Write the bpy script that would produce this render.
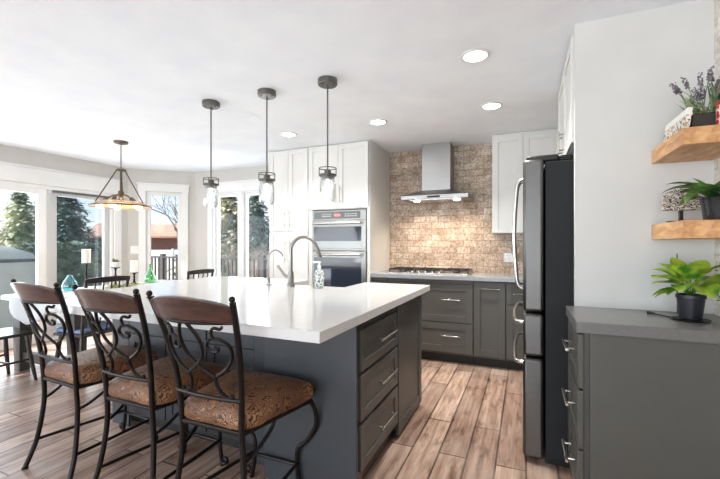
import bpy, bmesh, math, random
from mathutils import Vector, Matrix
PI = math.pi
for o in list(bpy.data.objects): bpy.data.objects.remove(o)
scn = bpy.context.scene
COL = scn.collection

# ------------------------------------------------------------------ camera
cam_d = bpy.data.cameras.new('camera'); cam = bpy.data.objects.new('camera', cam_d); COL.objects.link(cam)
cam.location = (0, 0, 1.25)
cam.rotation_euler = (PI/2, 0, math.radians(23.4))
cam_d.sensor_width = 36; cam_d.sensor_fit = 'HORIZONTAL'
cam_d.lens = 36*384/720
cam_d.shift_y = 4.5/720
cam_d.clip_start = 0.02; cam_d.clip_end = 500
scn.camera = cam

# ------------------------------------------------------------------ view, sky, sun, daylight, fill
vs = scn.view_settings
vs.view_transform = 'Standard'; vs.look = 'None'; vs.gamma = 1; vs.exposure = 0.36
vs.use_curve_mapping = False

def S(r, g=None, b=None):
    if g is None: g = b = r
    f = lambda c: (c/255/12.92) if c/255 <= .04045 else ((c/255+.055)/1.055)**2.4
    return (f(r), f(g), f(b), 1)

w = bpy.data.worlds.new('sky'); scn.world = w; w.use_nodes = True
nt = w.node_tree; nt.nodes.clear()
N = nt.nodes.new; L = nt.links.new
out = N('ShaderNodeOutputWorld'); bg = N('ShaderNodeBackground'); L(bg.outputs[0], out.inputs[0])
bg.inputs['Strength'].default_value = 1.2
tc = N('ShaderNodeTexCoord'); sep = N('ShaderNodeSeparateXYZ'); L(tc.outputs['Generated'], sep.inputs[0])
rmp = N('ShaderNodeValToRGB'); L(sep.outputs['Z'], rmp.inputs[0])
e = rmp.color_ramp.elements
e[0].position = 0.0; e[0].color = (.74, .85, .98, 1)
e[1].position = 0.55; e[1].color = (.34, .54, .90, 1)
k = e.new(.16); k.color = (.58, .75, .97, 1)
mp = N('ShaderNodeMapping'); mp.inputs['Scale'].default_value = (2, 2, 7); L(tc.outputs['Generated'], mp.inputs[0])
nz = N('ShaderNodeTexNoise'); nz.inputs['Scale'].default_value = 1.6; nz.inputs['Detail'].default_value = 7; L(mp.outputs[0], nz.inputs[0])
cr = N('ShaderNodeValToRGB'); cr.color_ramp.elements[0].position = .48; cr.color_ramp.elements[1].position = .72; L(nz.outputs[0], cr.inputs[0])
mx = N('ShaderNodeMixRGB'); L(cr.outputs[0], mx.inputs[0]); L(rmp.outputs[0], mx.inputs[1]); mx.inputs[2].default_value = (.95, .96, .98, 1)
L(mx.outputs[0], bg.inputs[0])

sun_d = bpy.data.lights.new('sun', 'SUN'); sun = bpy.data.objects.new('sun', sun_d); COL.objects.link(sun)
sun_d.energy = 7.5; sun_d.angle = math.radians(.6); sun_d.color = (1, .95, .88)
sun.rotation_euler = Vector((.5, .75, -.70)).to_track_quat('-Z', 'Y').to_euler()

def area(name, loc, direction, sx, sy, power, color=(1, 1, 1)):
    d = bpy.data.lights.new(name, 'AREA'); d.shape = 'RECTANGLE'; d.size = sx; d.size_y = sy; d.energy = power; d.color = color
    o = bpy.data.objects.new(name, d); COL.objects.link(o); o.location = loc
    o.rotation_euler = Vector(direction).to_track_quat('-Z', 'Y').to_euler()
    return o
# added fill behind the camera, tilted up to brighten room and ceiling
area('fill_rear', (-2.4, -4.35, 1.2), (0, 1, .62), 6.0, 2.0, 165, (.88, .945, 1))
# second added fill, unseen at the left behind the camera, aimed upward
area('fill_side', (-5.4, -1.9, 1.1), (1, .25, .38), 3.4, 1.8, 60, (.88, .945, 1))
# daylight at the patio door and the bay windows
area('daylight_patio', (-5.9, 2.5, 1.1), (1, 0, 0), 2.4, 1.8, 50, (.86, .93, 1))
area('daylight_bay', (-4.0, 4.95, 1.2), (0, -1, 0), 1.0, 1.6, 18, (.9, .95, 1))

# ------------------------------------------------------------------ helpers
def nodes_of(name):
    m = bpy.data.materials.new(name); m.use_nodes = True
    n = m.node_tree; return m, n, n.nodes['Principled BSDF']
def mat(name, col, rough=.5, metal=0, bump=0, bscale=60, var=0, vscale=4, spec=None, coat=0, stretch=(1,1,1)):
    m, n, p = nodes_of(name)
    p.inputs['Base Color'].default_value = col; p.inputs['Roughness'].default_value = rough; p.inputs['Metallic'].default_value = metal
    if spec is not None: p.inputs['Specular IOR Level'].default_value = spec
    if coat: p.inputs['Coat Weight'].default_value = coat; p.inputs['Coat Roughness'].default_value = .15
    t = n.nodes.new('ShaderNodeTexCoord'); mpn = n.nodes.new('ShaderNodeMapping'); mpn.inputs['Scale'].default_value = stretch
    n.links.new(t.outputs['Object'], mpn.inputs[0])
    q = n.nodes.new('ShaderNodeTexNoise'); q.inputs['Scale'].default_value = vscale; q.inputs['Detail'].default_value = 5
    n.links.new(mpn.outputs[0], q.inputs[0])
    v = var or .03
    r = n.nodes.new('ShaderNodeValToRGB'); n.links.new(q.outputs[0], r.inputs[0])
    r.color_ramp.elements[0].position = .3; r.color_ramp.elements[1].position = .7
    r.color_ramp.elements[0].color = tuple(c*(1-v) for c in col[:3])+(1,)
    r.color_ramp.elements[1].color = tuple(min(1, c*(1+v)) for c in col[:3])+(1,)
    n.links.new(r.outputs[0], p.inputs['Base Color'])
    if bump:
        b = n.nodes.new('ShaderNodeBump'); b.inputs['Strength'].default_value = bump; b.inputs['Distance'].default_value = .005
        q2 = n.nodes.new('ShaderNodeTexNoise'); q2.inputs['Scale'].default_value = bscale; q2.inputs['Detail'].default_value = 3
        n.links.new(mpn.outputs[0], q2.inputs[0]); n.links.new(q2.outputs[0], b.inputs['Height']); n.links.new(b.outputs[0], p.inputs['Normal'])
    return m
def emit(name, col, strength):
    m, n, p = nodes_of(name); p.inputs['Base Color'].default_value = col
    p.inputs['Emission Color'].default_value = col; p.inputs['Emission Strength'].default_value = strength
    return m
def glassy(name, tint=(1, 1, 1, 1), refl=.5, rough=.02, base=.04):
    m = bpy.data.materials.new(name); m.use_nodes = True; n = m.node_tree; n.nodes.clear()
    o = n.nodes.new('ShaderNodeOutputMaterial'); mxs = n.nodes.new('ShaderNodeMixShader')
    t = n.nodes.new('ShaderNodeBsdfTransparent'); t.inputs[0].default_value = tint
    g = n.nodes.new('ShaderNodeBsdfGlossy'); g.inputs['Roughness'].default_value = rough
    lw = n.nodes.new('ShaderNodeLayerWeight'); lw.inputs['Blend'].default_value = .25
    ma = n.nodes.new('ShaderNodeMath'); ma.operation = 'MULTIPLY_ADD'; ma.inputs[1].default_value = refl; ma.inputs[2].default_value = base
    n.links.new(lw.outputs['Facing'], ma.inputs[0]); n.links.new(ma.outputs[0], mxs.inputs[0])
    n.links.new(t.outputs[0], mxs.inputs[1]); n.links.new(g.outputs[0], mxs.inputs[2]); n.links.new(mxs.outputs[0], o.inputs[0])
    return m

class MB:
    """collects shapes, then links them as ONE mesh object"""
    def __init__(s): s.b = bmesh.new()
    def hexa(s, P):
        v = [s.b.verts.new(p) for p in P]
        for f in ((0,1,2,3),(7,6,5,4),(0,4,5,1),(1,5,6,2),(2,6,7,3),(3,7,4,0)): s.b.faces.new([v[i] for i in f])
        return s
    def box(s, x0, x1, y0, y1, z0, z1):
        return s.hexa([(x0,y0,z0),(x0,y1,z0),(x1,y1,z0),(x1,y0,z0),(x0,y0,z1),(x0,y1,z1),(x1,y1,z1),(x1,y0,z1)])
    def mbox(s, M, u0, u1, v0, v1, w0, w1):
        return s.hexa([M(*q) for q in ((u0,v0,w0),(u0,v1,w0),(u1,v1,w0),(u1,v0,w0),(u0,v0,w1),(u0,v1,w1),(u1,v1,w1),(u1,v0,w1))])
    def prism(s, poly, z0, z1, M=None):
        M = M or (lambda x, y, z: (x, y, z))
        a = [s.b.verts.new(M(x, y, z0)) for x, y in poly]; c = [s.b.verts.new(M(x, y, z1)) for x, y in poly]
        s.b.faces.new(a[::-1]); s.b.faces.new(c); n = len(poly)
        for i in range(n): s.b.faces.new((a[i], a[(i+1) % n], c[(i+1) % n], c[i]))
        return s
    def tube(s, pts, r, seg=8, closed=False, flat=1.0, up=None):
        pts = [Vector(p) for p in pts]; n = len(pts)
        R = r if isinstance(r, (list, tuple)) else [r]*n
        T = []
        for i in range(n):
            a = pts[(i-1) % n] if (closed or i > 0) else pts[i]; c = pts[(i+1) % n] if (closed or i < n-1) else pts[i]
            t = (c-a); T.append(t.normalized() if t.length > 1e-9 else Vector((0,0,1)))
        u = Vector(up) if up else Vector((0,0,1))
        if abs(u.dot(T[0])) > .95: u = Vector((1,0,0))
        nrm = (u-T[0]*u.dot(T[0])).normalized(); rings = []
        for i in range(n):
            nrm = (nrm-T[i]*nrm.dot(T[i]))
            nrm = nrm.normalized() if nrm.length > 1e-6 else T[i].orthogonal().normalized()
            bn = T[i].cross(nrm)
            rings.append([s.b.verts.new(pts[i]+(nrm*math.cos(2*PI*k/seg)*flat+bn*math.sin(2*PI*k/seg))*R[i]) for k in range(seg)])
        for i in range(n if closed else n-1):
            p, q = rings[i], rings[(i+1) % n]
            for k in range(seg): s.b.faces.new((p[k], p[(k+1) % seg], q[(k+1) % seg], q[k]))
        if not closed: s.b.faces.new(rings[0][::-1]); s.b.faces.new(rings[-1])
        return s
    def cyl(s, p0, p1, r0, r1=None, seg=16): return s.tube([p0, p1], [r0, r0 if r1 is None else r1], seg)
    def lathe(s, prof, c=(0, 0, 0), seg=24, closed=False, sx=1, sy=1):
        rings = []
        for r, z in prof:
            if r < 1e-5: rings.append([s.b.verts.new((c[0], c[1], c[2]+z))])
            else: rings.append([s.b.verts.new((c[0]+r*sx*math.cos(2*PI*k/seg), c[1]+r*sy*math.sin(2*PI*k/seg), c[2]+z)) for k in range(seg)])
        m = len(rings)
        for i in range(m if closed else m-1):
            p, q = rings[i], rings[(i+1) % m]
            for k in range(seg):
                a, b2 = p[k % len(p)], p[(k+1) % len(p)]; c2, d = q[(k+1) % len(q)], q[k % len(q)]
                vs_ = []
                for x in (a, b2, c2, d):
                    if x not in vs_: vs_.append(x)
                if len(vs_) > 2: s.b.faces.new(vs_)
        if not closed:
            if len(rings[0]) > 1: s.b.faces.new(rings[0][::-1])
            if len(rings[-1]) > 1: s.b.faces.new(rings[-1])
        return s
    def ball(s, c, r, seg=10, sz=1.0):
        n = seg//2+1
        return s.lathe([(r*math.sin(PI*i/n), -r*sz*math.cos(PI*i/n)) for i in range(n+1)], c, seg)
    def grid(s, f, nu, nv, thick=0):
        V = [[s.b.verts.new(f(i/nu, j/nv)) for j in range(nv+1)] for i in range(nu+1)]
        for i in range(nu):
            for j in range(nv): s.b.faces.new((V[i][j], V[i+1][j], V[i+1][j+1], V[i][j+1]))
        return s
    def leaf(s, base, az, pitch, length, width, droop, n=6, twist=0):
        """one curved, folded leaf blade with a tip"""
        p = Vector(base); d_az = Vector((math.cos(az), math.sin(az), 0)); side = Vector((-math.sin(az), math.cos(az), 0))
        rows = []; ang = pitch
        for i in range(n+1):
            t = i/n; wd = width*(math.sin(PI*min(1, t*.94+.06))**.8)*(1 if t < .5 else 1-.25*(t-.5))
            up = Vector((0, 0, math.cos(ang)))-d_az*math.sin(ang)
            sd = side*math.cos(twist)+up*math.sin(twist)
            rows.append([s.b.verts.new(p-sd*wd/2+up*wd*.13), s.b.verts.new(p), s.b.verts.new(p+sd*wd/2+up*wd*.13)])
            p = p+(d_az*math.cos(ang)+Vector((0, 0, math.sin(ang))))*length/n; ang -= droop/n
        for i in range(n):
            for j in range(2): s.b.faces.new((rows[i][j], rows[i+1][j], rows[i+1][j+1], rows[i][j+1]))
        return s
    def build(s, name, material, parent=None, bevel=0, smooth=True, local=False, solid=0, sub=0, recalc=True, slots=None):
        b = s.b
        if recalc: bmesh.ops.recalc_face_normals(b, faces=b.faces)
        me = bpy.data.meshes.new(name)
        o = bpy.data.objects.new(name, me); COL.objects.link(o)
        if parent is None:
            if not local:
                xs = [v.co for v in b.verts]
                c = Vector(((min(v.x for v in xs)+max(v.x for v in xs))/2, (min(v.y for v in xs)+max(v.y for v in xs))/2, min(v.z for v in xs)))
                for v in b.verts: v.co -= c
                o.location = c; o['_wl'] = list(c)
        else:
            if not local:
                c = Vector(parent.get('_wl', (0, 0, 0)))
                for v in b.verts: v.co -= c
                o['_wl'] = [0, 0, 0]; o['_wl'] = list(c)
            o.parent = parent
        b.to_mesh(me); b.free()
        me.materials.append(material)
        if smooth:
            for f in me.polygons: f.use_smooth = True
            me.set_sharp_from_angle(angle=math.radians(38))
        if sub:
            md = o.modifiers.new('sub', 'SUBSURF'); md.levels = sub; md.render_levels = sub
        if solid:
            md = o.modifiers.new('solid', 'SOLIDIFY'); md.thickness = solid; md.offset = 0
        if bevel:
            md = o.modifiers.new('bevel', 'BEVEL'); md.width = bevel; md.segments = 2; md.limit_method = 'ANGLE'; md.harden_normals = False
        return o

def tag(o, label=None, cat=None, group=None, kind=None):
    if label: o['label'] = label
    if cat: o['category'] = cat
    if group: o['group'] = group
    if kind: o['kind'] = kind
    return o
def thing(name, label, cat, loc=(0, 0, 0), rz=0, group=None, kind=None):
    o = bpy.data.objects.new(name, None); COL.objects.link(o); o.location = loc; o.rotation_euler = (0, 0, rz); o.empty_display_size = .1
    o['_wl'] = list(loc)
    return tag(o, label, cat, group, kind)
def struct(name, mb, m, parent=None, **kw):
    o = mb.build(name, m, parent, **kw)
    if parent is None: o['kind'] = 'structure'
    return o
def kids(o): return [c for c in bpy.data.objects if c.parent == o]
def copy_tree(o, parent=None):
    ch = kids(o); c = o.copy(); COL.objects.link(c)
    if parent: c.parent = parent
    for x in ch: copy_tree(x, c)
    return c
def spline(pts, n=8, closed=False):
    P = [Vector(p) for p in pts]; o = []; m = len(P)
    g = (lambda i: P[i % m]) if closed else (lambda i: P[max(0, min(m-1, i))])
    for i in range(m if closed else m-1):
        a, b, c, d = g(i-1), g(i), g(i+1), g(i+2)
        for k in range(n):
            t = k/n
            o.append(.5*((2*b)+(c-a)*t+(2*a-5*b+4*c-d)*t*t+(3*b-a-3*c+d)*t**3))
    if not closed: o.append(P[-1])
    return o
def front(y0): return lambda u, v, w: (u, y0-w, v)      # faces the camera side (-Y)
def faceR(x0): return lambda u, v, w: (x0+w, u, v)      # faces +X
def faceL(x0): return lambda u, v, w: (x0-w, u, v)      # faces -X
def shaker(M, u0, u1, v0, v1, rail=.06, th=.02, rec=.009):
    b = MB()
    b.mbox(M, u0, u0+rail, v0, v1, 0, th); b.mbox(M, u1-rail, u1, v0, v1, 0, th)
    b.mbox(M, u0+rail, u1-rail, v0, v0+rail, 0, th); b.mbox(M, u0+rail, u1-rail, v1-rail, v1, 0, th)
    b.mbox(M, u0+rail-.001, u1-rail+.001, v0+rail-.001, v1-rail+.001, 0, th-rec)
    return b
def pull(M, u0, v0, u1, v1, w0=.02, off=.034, r=.007):
    b = MB(); d = Vector((u1-u0, v1-v0)); Ln = d.length; d /= Ln
    for t in (.14, .86):
        u, v = u0+(u1-u0)*t, v0+(v1-v0)*t
        b.cyl(M(u, v, w0), M(u, v, w0+off), r*.8, seg=8)
    b.cyl(M(u0, v0, w0+off), M(u1, v1, w0+off), r, seg=10)
    return b

# ------------------------------------------------------------------ materials
M = {}
M['wall'] = mat('wall_paint', S(218, 218, 216), .85, bump=.05, bscale=180)
M['baywall'] = mat('wall_paint_greige', S(200, 197, 192), .85, bump=.05, bscale=180)
M['ceil'] = mat('ceiling_paint', S(242, 247, 254), .9, bump=.12, bscale=90)
M['trim'] = mat('white_trim', S(228, 228, 227), .45)
M['white'] = mat('white_lacquer', S(220, 220, 217), .4)
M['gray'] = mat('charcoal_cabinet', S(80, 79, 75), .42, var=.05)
M['gray_shade'] = mat('charcoal_cabinet_shaded', S(62, 66, 71), .38, var=.05)  # cabinet gray with the cool shade on the island's near side painted in
M['toe'] = mat('toe_kick_black', S(42, 40, 38), .6)
M['quartz'] = mat('white_quartz', S(210, 209, 209), .12, var=.02, vscale=30)
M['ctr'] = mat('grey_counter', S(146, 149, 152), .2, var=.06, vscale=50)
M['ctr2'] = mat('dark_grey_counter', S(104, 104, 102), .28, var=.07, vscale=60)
M['steel'] = mat('brushed_steel', S(166, 165, 163), .30, 1, bump=.04, bscale=30, stretch=(1, 1, 25))
M['fsteel'] = mat('fridge_steel', S(106, 105, 104), .38, 1, bump=.03, bscale=30, stretch=(1, 1, 25))
M['osteel'] = mat('oven_steel', S(142, 142, 140), .34, 1)
M['steelh'] = mat('brushed_steel_hood', S(164, 164, 163), .32, 1, bump=.03, bscale=30, stretch=(25, 1, 1))
M['nickel'] = mat('brushed_nickel', S(205, 203, 198), .25, 1)
M['faucet'] = mat('satin_nickel', S(150, 148, 143), .3, 1)
M['fridgeside'] = mat('fridge_side_grey', S(36, 38, 40), .6, var=.04, spec=.25)
M['black'] = mat('black_plastic', S(24, 24, 25), .4)
M['bglass'] = mat('oven_black_glass', S(40, 48, 62), .05, spec=.8)
M['iron'] = mat('wrought_iron', S(33, 28, 27), .36, .55, bump=.15, bscale=120)
M['bronze'] = mat('dark_bronze', S(104, 102, 98), .36, .75)
M['lampiron'] = mat('weathered_bronze', S(96, 84, 70), .45, .6)
M['candle'] = mat('ivory_wax', S(240, 238, 232), .5, spec=.4)
M['darkwood'] = mat('dark_stained_wood', S(54, 48, 46), .25, var=.15, stretch=(2, 2, 14))
M['legwood'] = mat('charcoal_table_legs', S(74, 72, 70), .5, var=.12, stretch=(4, 4, 20))
M['tabletop'] = mat('whitewashed_table', S(226, 226, 226), .18, var=.04, stretch=(10, 1, 1))
M['linen'] = mat('pale_grey_linen', S(206, 208, 210), .9, bump=.2, bscale=300)
M['bluecush'] = mat('blue_cushion', S(120, 140, 176), .9, bump=.2, bscale=200)
M['soil'] = mat('potting_soil', S(52, 40, 30), .95, bump=.6, bscale=90, var=.3, vscale=40)
M['blackpot'] = mat('glossy_black_pot', S(28, 30, 34), .18)
M['navypot'] = mat('dark_nursery_pot', S(26, 28, 38), .35)
M['greypot'] = mat('weathered_planter', S(70, 66, 60), .8, bump=.4)
M['whiteplastic'] = mat('white_plastic', S(236, 236, 232), .4)
M['red'] = mat('red_enamel', S(190, 36, 34), .4)
M['glass'] = glassy('window_glass', (.98, .99, .99, 1), .10, .01, .004)
M['screen'] = glassy('tinted_glass', (.80, .84, .85, 1), .12, .03, .02)
M['jar'] = glassy('clear_jar_glass', (.97, .98, .98, 1), .75, .03, .06)
M['gwell'] = glassy('green_bottle_glass', (.66, .93, .70, 1), .5, .03, .10)
M['bwell'] = glassy('aqua_vase_glass', (.58, .89, .90, 1), .5, .04, .10)
M['lamp'] = emit('downlight_lens', (1, .97, .92, 1), 9)
M['bulb'] = emit('warm_bulb', (1, .74, .42, 1), 4.5)
M['bulbw'] = emit('pendant_bulb', (1, .95, .86, 1), .35)
M['led'] = emit('hood_lamp', (1, .80, .55, 1), 14)
M['disp'] = emit('red_display', (1, .15, .12, 1), .8)

def leafmat(name, c1, c2, rough=.4, trans=.25, vs_=6):
    m, n, p = nodes_of(name); p.inputs['Roughness'].default_value = rough
    t = n.nodes.new('ShaderNodeTexCoord'); q = n.nodes.new('ShaderNodeTexNoise'); q.inputs['Scale'].default_value = vs_; n.links.new(t.outputs['Object'], q.inputs[0])
    r = n.nodes.new('ShaderNodeValToRGB'); r.color_ramp.elements[0].position = .38; r.color_ramp.elements[1].position = .62
    r.color_ramp.elements[0].color = c1; r.color_ramp.elements[1].color = c2
    n.links.new(q.outputs[0], r.inputs[0]); n.links.new(r.outputs[0], p.inputs['Base Color'])
    if trans:
        tr = n.nodes.new('ShaderNodeBsdfTranslucent'); n.links.new(r.outputs[0], tr.inputs[0])
        mxs = n.nodes.new('ShaderNodeMixShader'); mxs.inputs[0].default_value = trans
        n.links.new(p.outputs[0], mxs.inputs[1]); n.links.new(tr.outputs[0], mxs.inputs[2])
        n.links.new(mxs.outputs[0], n.nodes['Material Output'].inputs[0])
    return m
M['pothos'] = leafmat('pothos_leaf', S(70, 130, 40), S(178, 204, 74), .35, .3, 14)
M['aglao'] = leafmat('glossy_green_leaf', S(44, 84, 44), S(120, 162, 84), .28, .2, 12)
M['lavleaf'] = leafmat('lavender_leaf', S(92, 116, 74), S(150, 168, 118), .6, .2, 20)
M['lavflower'] = leafmat('lavender_flower', S(92, 84, 98), S(150, 140, 150), .8, .1, 60)
M['moss'] = leafmat('dried_greens', S(120, 132, 70), S(190, 190, 120), .8, .1, 40)
M['spruce1'] = leafmat('sunny_spruce_needles', S(128, 130, 104), S(216, 212, 182), .8, .15, 1.6)
M['spruce2'] = leafmat('blue_spruce_needles', S(76, 94, 90), S(138, 156, 146), .8, .1, 1.4)
M['spruce3'] = leafmat('pale_spruce_needles', S(134, 146, 122), S(216, 218, 190), .8, .15, 1.6)
M['hedge'] = leafmat('dark_hedge_leaf', S(92, 106, 94), S(128, 142, 126), .8, .15, 2)
M['shrub'] = leafmat('bare_pink_shrub', S(150, 130, 118), S(206, 186, 172), .9, 0, 2)
M['bark'] = mat('bark', S(92, 78, 66), .9, bump=.6, bscale=20, var=.25)
M['twig'] = mat('pale_bare_bark', S(136, 124, 114), .9, var=.2)

def wood_floor():
    m, n, p = nodes_of('hand_scraped_planks'); A = n.nodes.new; l = n.links.new
    t = A('ShaderNodeTexCoord'); mp = A('ShaderNodeMapping'); mp.inputs['Rotation'].default_value = (0, 0, PI/2); l(t.outputs['Object'], mp.inputs[0])
    def brick(c1, c2, mo, off, w, bias=0):
        b = A('ShaderNodeTexBrick'); b.offset = off; b.offset_frequency = 2; b.inputs['Scale'].default_value = 1
        b.inputs['Brick Width'].default_value = w; b.inputs['Row Height'].default_value = .16; b.inputs['Mortar Size'].default_value = .006
        b.inputs['Mortar Smooth'].default_value = .2; b.inputs['Bias'].default_value = bias
        b.inputs['Color1'].default_value = c1; b.inputs['Color2'].default_value = c2; b.inputs['Mortar'].default_value = mo
        l(mp.outputs[0], b.inputs['Vector']); return b
    b1 = brick(S(210, 184, 166), S(158, 132, 117), S(86, 70, 61), .37, 1.15)
    b2 = brick(S(255), S(205), S(255), .37, 1.15, .1)
    mg = A('ShaderNodeMapping'); mg.inputs['Scale'].default_value = (14, .9, 1); l(t.outputs['Object'], mg.inputs[0])
    g = A('ShaderNodeTexNoise'); g.inputs['Scale'].default_value = 2.2; g.inputs['Detail'].default_value = 8; g.inputs['Roughness'].default_value = .65; l(mg.outputs[0], g.inputs[0])
    gr = A('ShaderNodeValToRGB'); gr.color_ramp.elements[0].position = .36; gr.color_ramp.elements[0].color = S(188, 168, 156); gr.color_ramp.elements[1].position = .62; gr.color_ramp.elements[1].color = S(255); l(g.outputs[0], gr.inputs[0])
    m1 = A('ShaderNodeMixRGB'); m1.blend_type = 'MULTIPLY'; m1.inputs[0].default_value = 1; l(b1.outputs[0], m1.inputs[1]); l(gr.outputs[0], m1.inputs[2])
    # dark distressed flecks
    mk = A('ShaderNodeMapping'); mk.inputs['Scale'].default_value = (5, 1.3, 1); l(t.outputs['Object'], mk.inputs[0])
    kn = A('ShaderNodeTexNoise'); kn.inputs['Scale'].default_value = 3.0; kn.inputs['Detail'].default_value = 7; kn.inputs['Roughness'].default_value = .62; l(mk.outputs[0], kn.inputs[0])
    kr = A('ShaderNodeValToRGB'); kr.color_ramp.elements[0].position = .30; kr.color_ramp.elements[0].color = S(136, 112, 98); kr.color_ramp.elements[1].position = .48; kr.color_ramp.elements[1].color = S(255); l(kn.outputs[0], kr.inputs[0])
    m2 = A('ShaderNodeMixRGB'); m2.blend_type = 'MULTIPLY'; m2.inputs[0].default_value = .9; l(m1.outputs[0], m2.inputs[1]); l(kr.outputs[0], m2.inputs[2])
    # worn grey film
    wn = A('ShaderNodeTexNoise'); wn.inputs['Scale'].default_value = 1.7; wn.inputs['Detail'].default_value = 6; l(t.outputs['Object'], wn.inputs[0])
    wr = A('ShaderNodeValToRGB'); wr.color_ramp.elements[0].position = .45; wr.color_ramp.elements[0].color = (0, 0, 0, 1); wr.color_ramp.elements[1].position = .75; wr.color_ramp.elements[1].color = (.5, .5, .5, 1); l(wn.outputs[0], wr.inputs[0])
    m3 = A('ShaderNodeMixRGB'); l(wr.outputs[0], m3.inputs[0]); l(m2.outputs[0], m3.inputs[1]); m3.inputs[2].default_value = S(190, 172, 158)
    l(m3.outputs[0], p.inputs['Base Color'])
    p.inputs['Roughness'].default_value = .34
    bp = A('ShaderNodeBump'); bp.inputs['Strength'].default_value = .35; bp.inputs['Distance'].default_value = .004
    mm = A('ShaderNodeMixRGB'); mm.blend_type = 'MULTIPLY'; mm.inputs[0].default_value = 1; l(b1.outputs['Fac'], mm.inputs[1]); mm.inputs[2].default_value = (-1, -1, -1, 1)
    ad = A('ShaderNodeMath'); ad.operation = 'SUBTRACT'; l(g.outputs[0], ad.inputs[0]); l(b1.outputs['Fac'], ad.inputs[1]); l(ad.outputs[0], bp.inputs['Height']); l(bp.outputs[0], p.inputs['Normal'])
    return m
M['floor'] = wood_floor()

def tile_mat(name, axis, c1, c2, mo, w=.152, h=.076, dk=S(138, 124, 112), dk2=S(216, 204, 194)):
    m, n, p = nodes_of(name); A = n.nodes.new; l = n.links.new
    t = A('ShaderNodeTexCoord'); sp = A('ShaderNodeSeparateXYZ'); l(t.outputs['Object'], sp.inputs[0]); cb = A('ShaderNodeCombineXYZ')
    l(sp.outputs[axis], cb.inputs[0]); l(sp.outputs['Z'], cb.inputs[1])
    b = A('ShaderNodeTexBrick'); b.offset = .5; b.inputs['Scale'].default_value = 1; b.inputs['Brick Width'].default_value = w; b.inputs['Row Height'].default_value = h
    b.inputs['Mortar Size'].default_value = .003; b.inputs['Color1'].default_value = c1; b.inputs['Color2'].default_value = c2; b.inputs['Mortar'].default_value = mo
    l(cb.outputs[0], b.inputs['Vector'])
    q = A('ShaderNodeTexNoise'); q.inputs['Scale'].default_value = 38; q.inputs['Detail'].default_value = 8; q.inputs['Roughness'].default_value = .7; l(t.outputs['Object'], q.inputs[0])
    r = A('ShaderNodeValToRGB'); r.color_ramp.elements[0].position = .34; r.color_ramp.elements[0].color = dk; r.color_ramp.elements[1].position = .58; r.color_ramp.elements[1].color = S(255); l(q.outputs[0], r.inputs[0])
    mxn = A('ShaderNodeMixRGB'); mxn.blend_type = 'MULTIPLY'; mxn.inputs[0].default_value = .8; l(b.outputs[0], mxn.inputs[1]); l(r.outputs[0], mxn.inputs[2])
    q2 = A('ShaderNodeTexNoise'); q2.inputs['Scale'].default_value = 6; q2.inputs['Detail'].default_value = 5; l(t.outputs['Object'], q2.inputs[0])
    r2 = A('ShaderNodeValToRGB'); r2.color_ramp.elements[0].position = .35; r2.color_ramp.elements[0].color = dk2; r2.color_ramp.elements[1].position = .65; r2.color_ramp.elements[1].color = S(255); l(q2.outputs[0], r2.inputs[0])
    mx2 = A('ShaderNodeMixRGB'); mx2.blend_type = 'MULTIPLY'; mx2.inputs[0].default_value = 1; l(mxn.outputs[0], mx2.inputs[1]); l(r2.outputs[0], mx2.inputs[2])
    l(mx2.outputs[0], p.inputs['Base Color']); p.inputs['Roughness'].default_value = .6
    bp = A('ShaderNodeBump'); bp.inputs['Strength'].default_value = .5; bp.inputs['Distance'].default_value = .004
    ad = A('ShaderNodeMath'); ad.operation = 'SUBTRACT'; l(q.outputs[0], ad.inputs[0]); l(b.outputs['Fac'], ad.inputs[1]); l(ad.outputs[0], bp.inputs['Height']); l(bp.outputs[0], p.inputs['Normal'])
    return m
M['tile'] = tile_mat('travertine_tile', 'X', S(238, 224, 208), S(198, 182, 166), S(172, 156, 142))
M['tileR'] = tile_mat('pale_stone_tile', 'Y', S(240, 236, 228), S(226, 220, 212), S(210, 204, 196), .30, .10, S(206, 200, 192), S(236, 232, 226))

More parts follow.
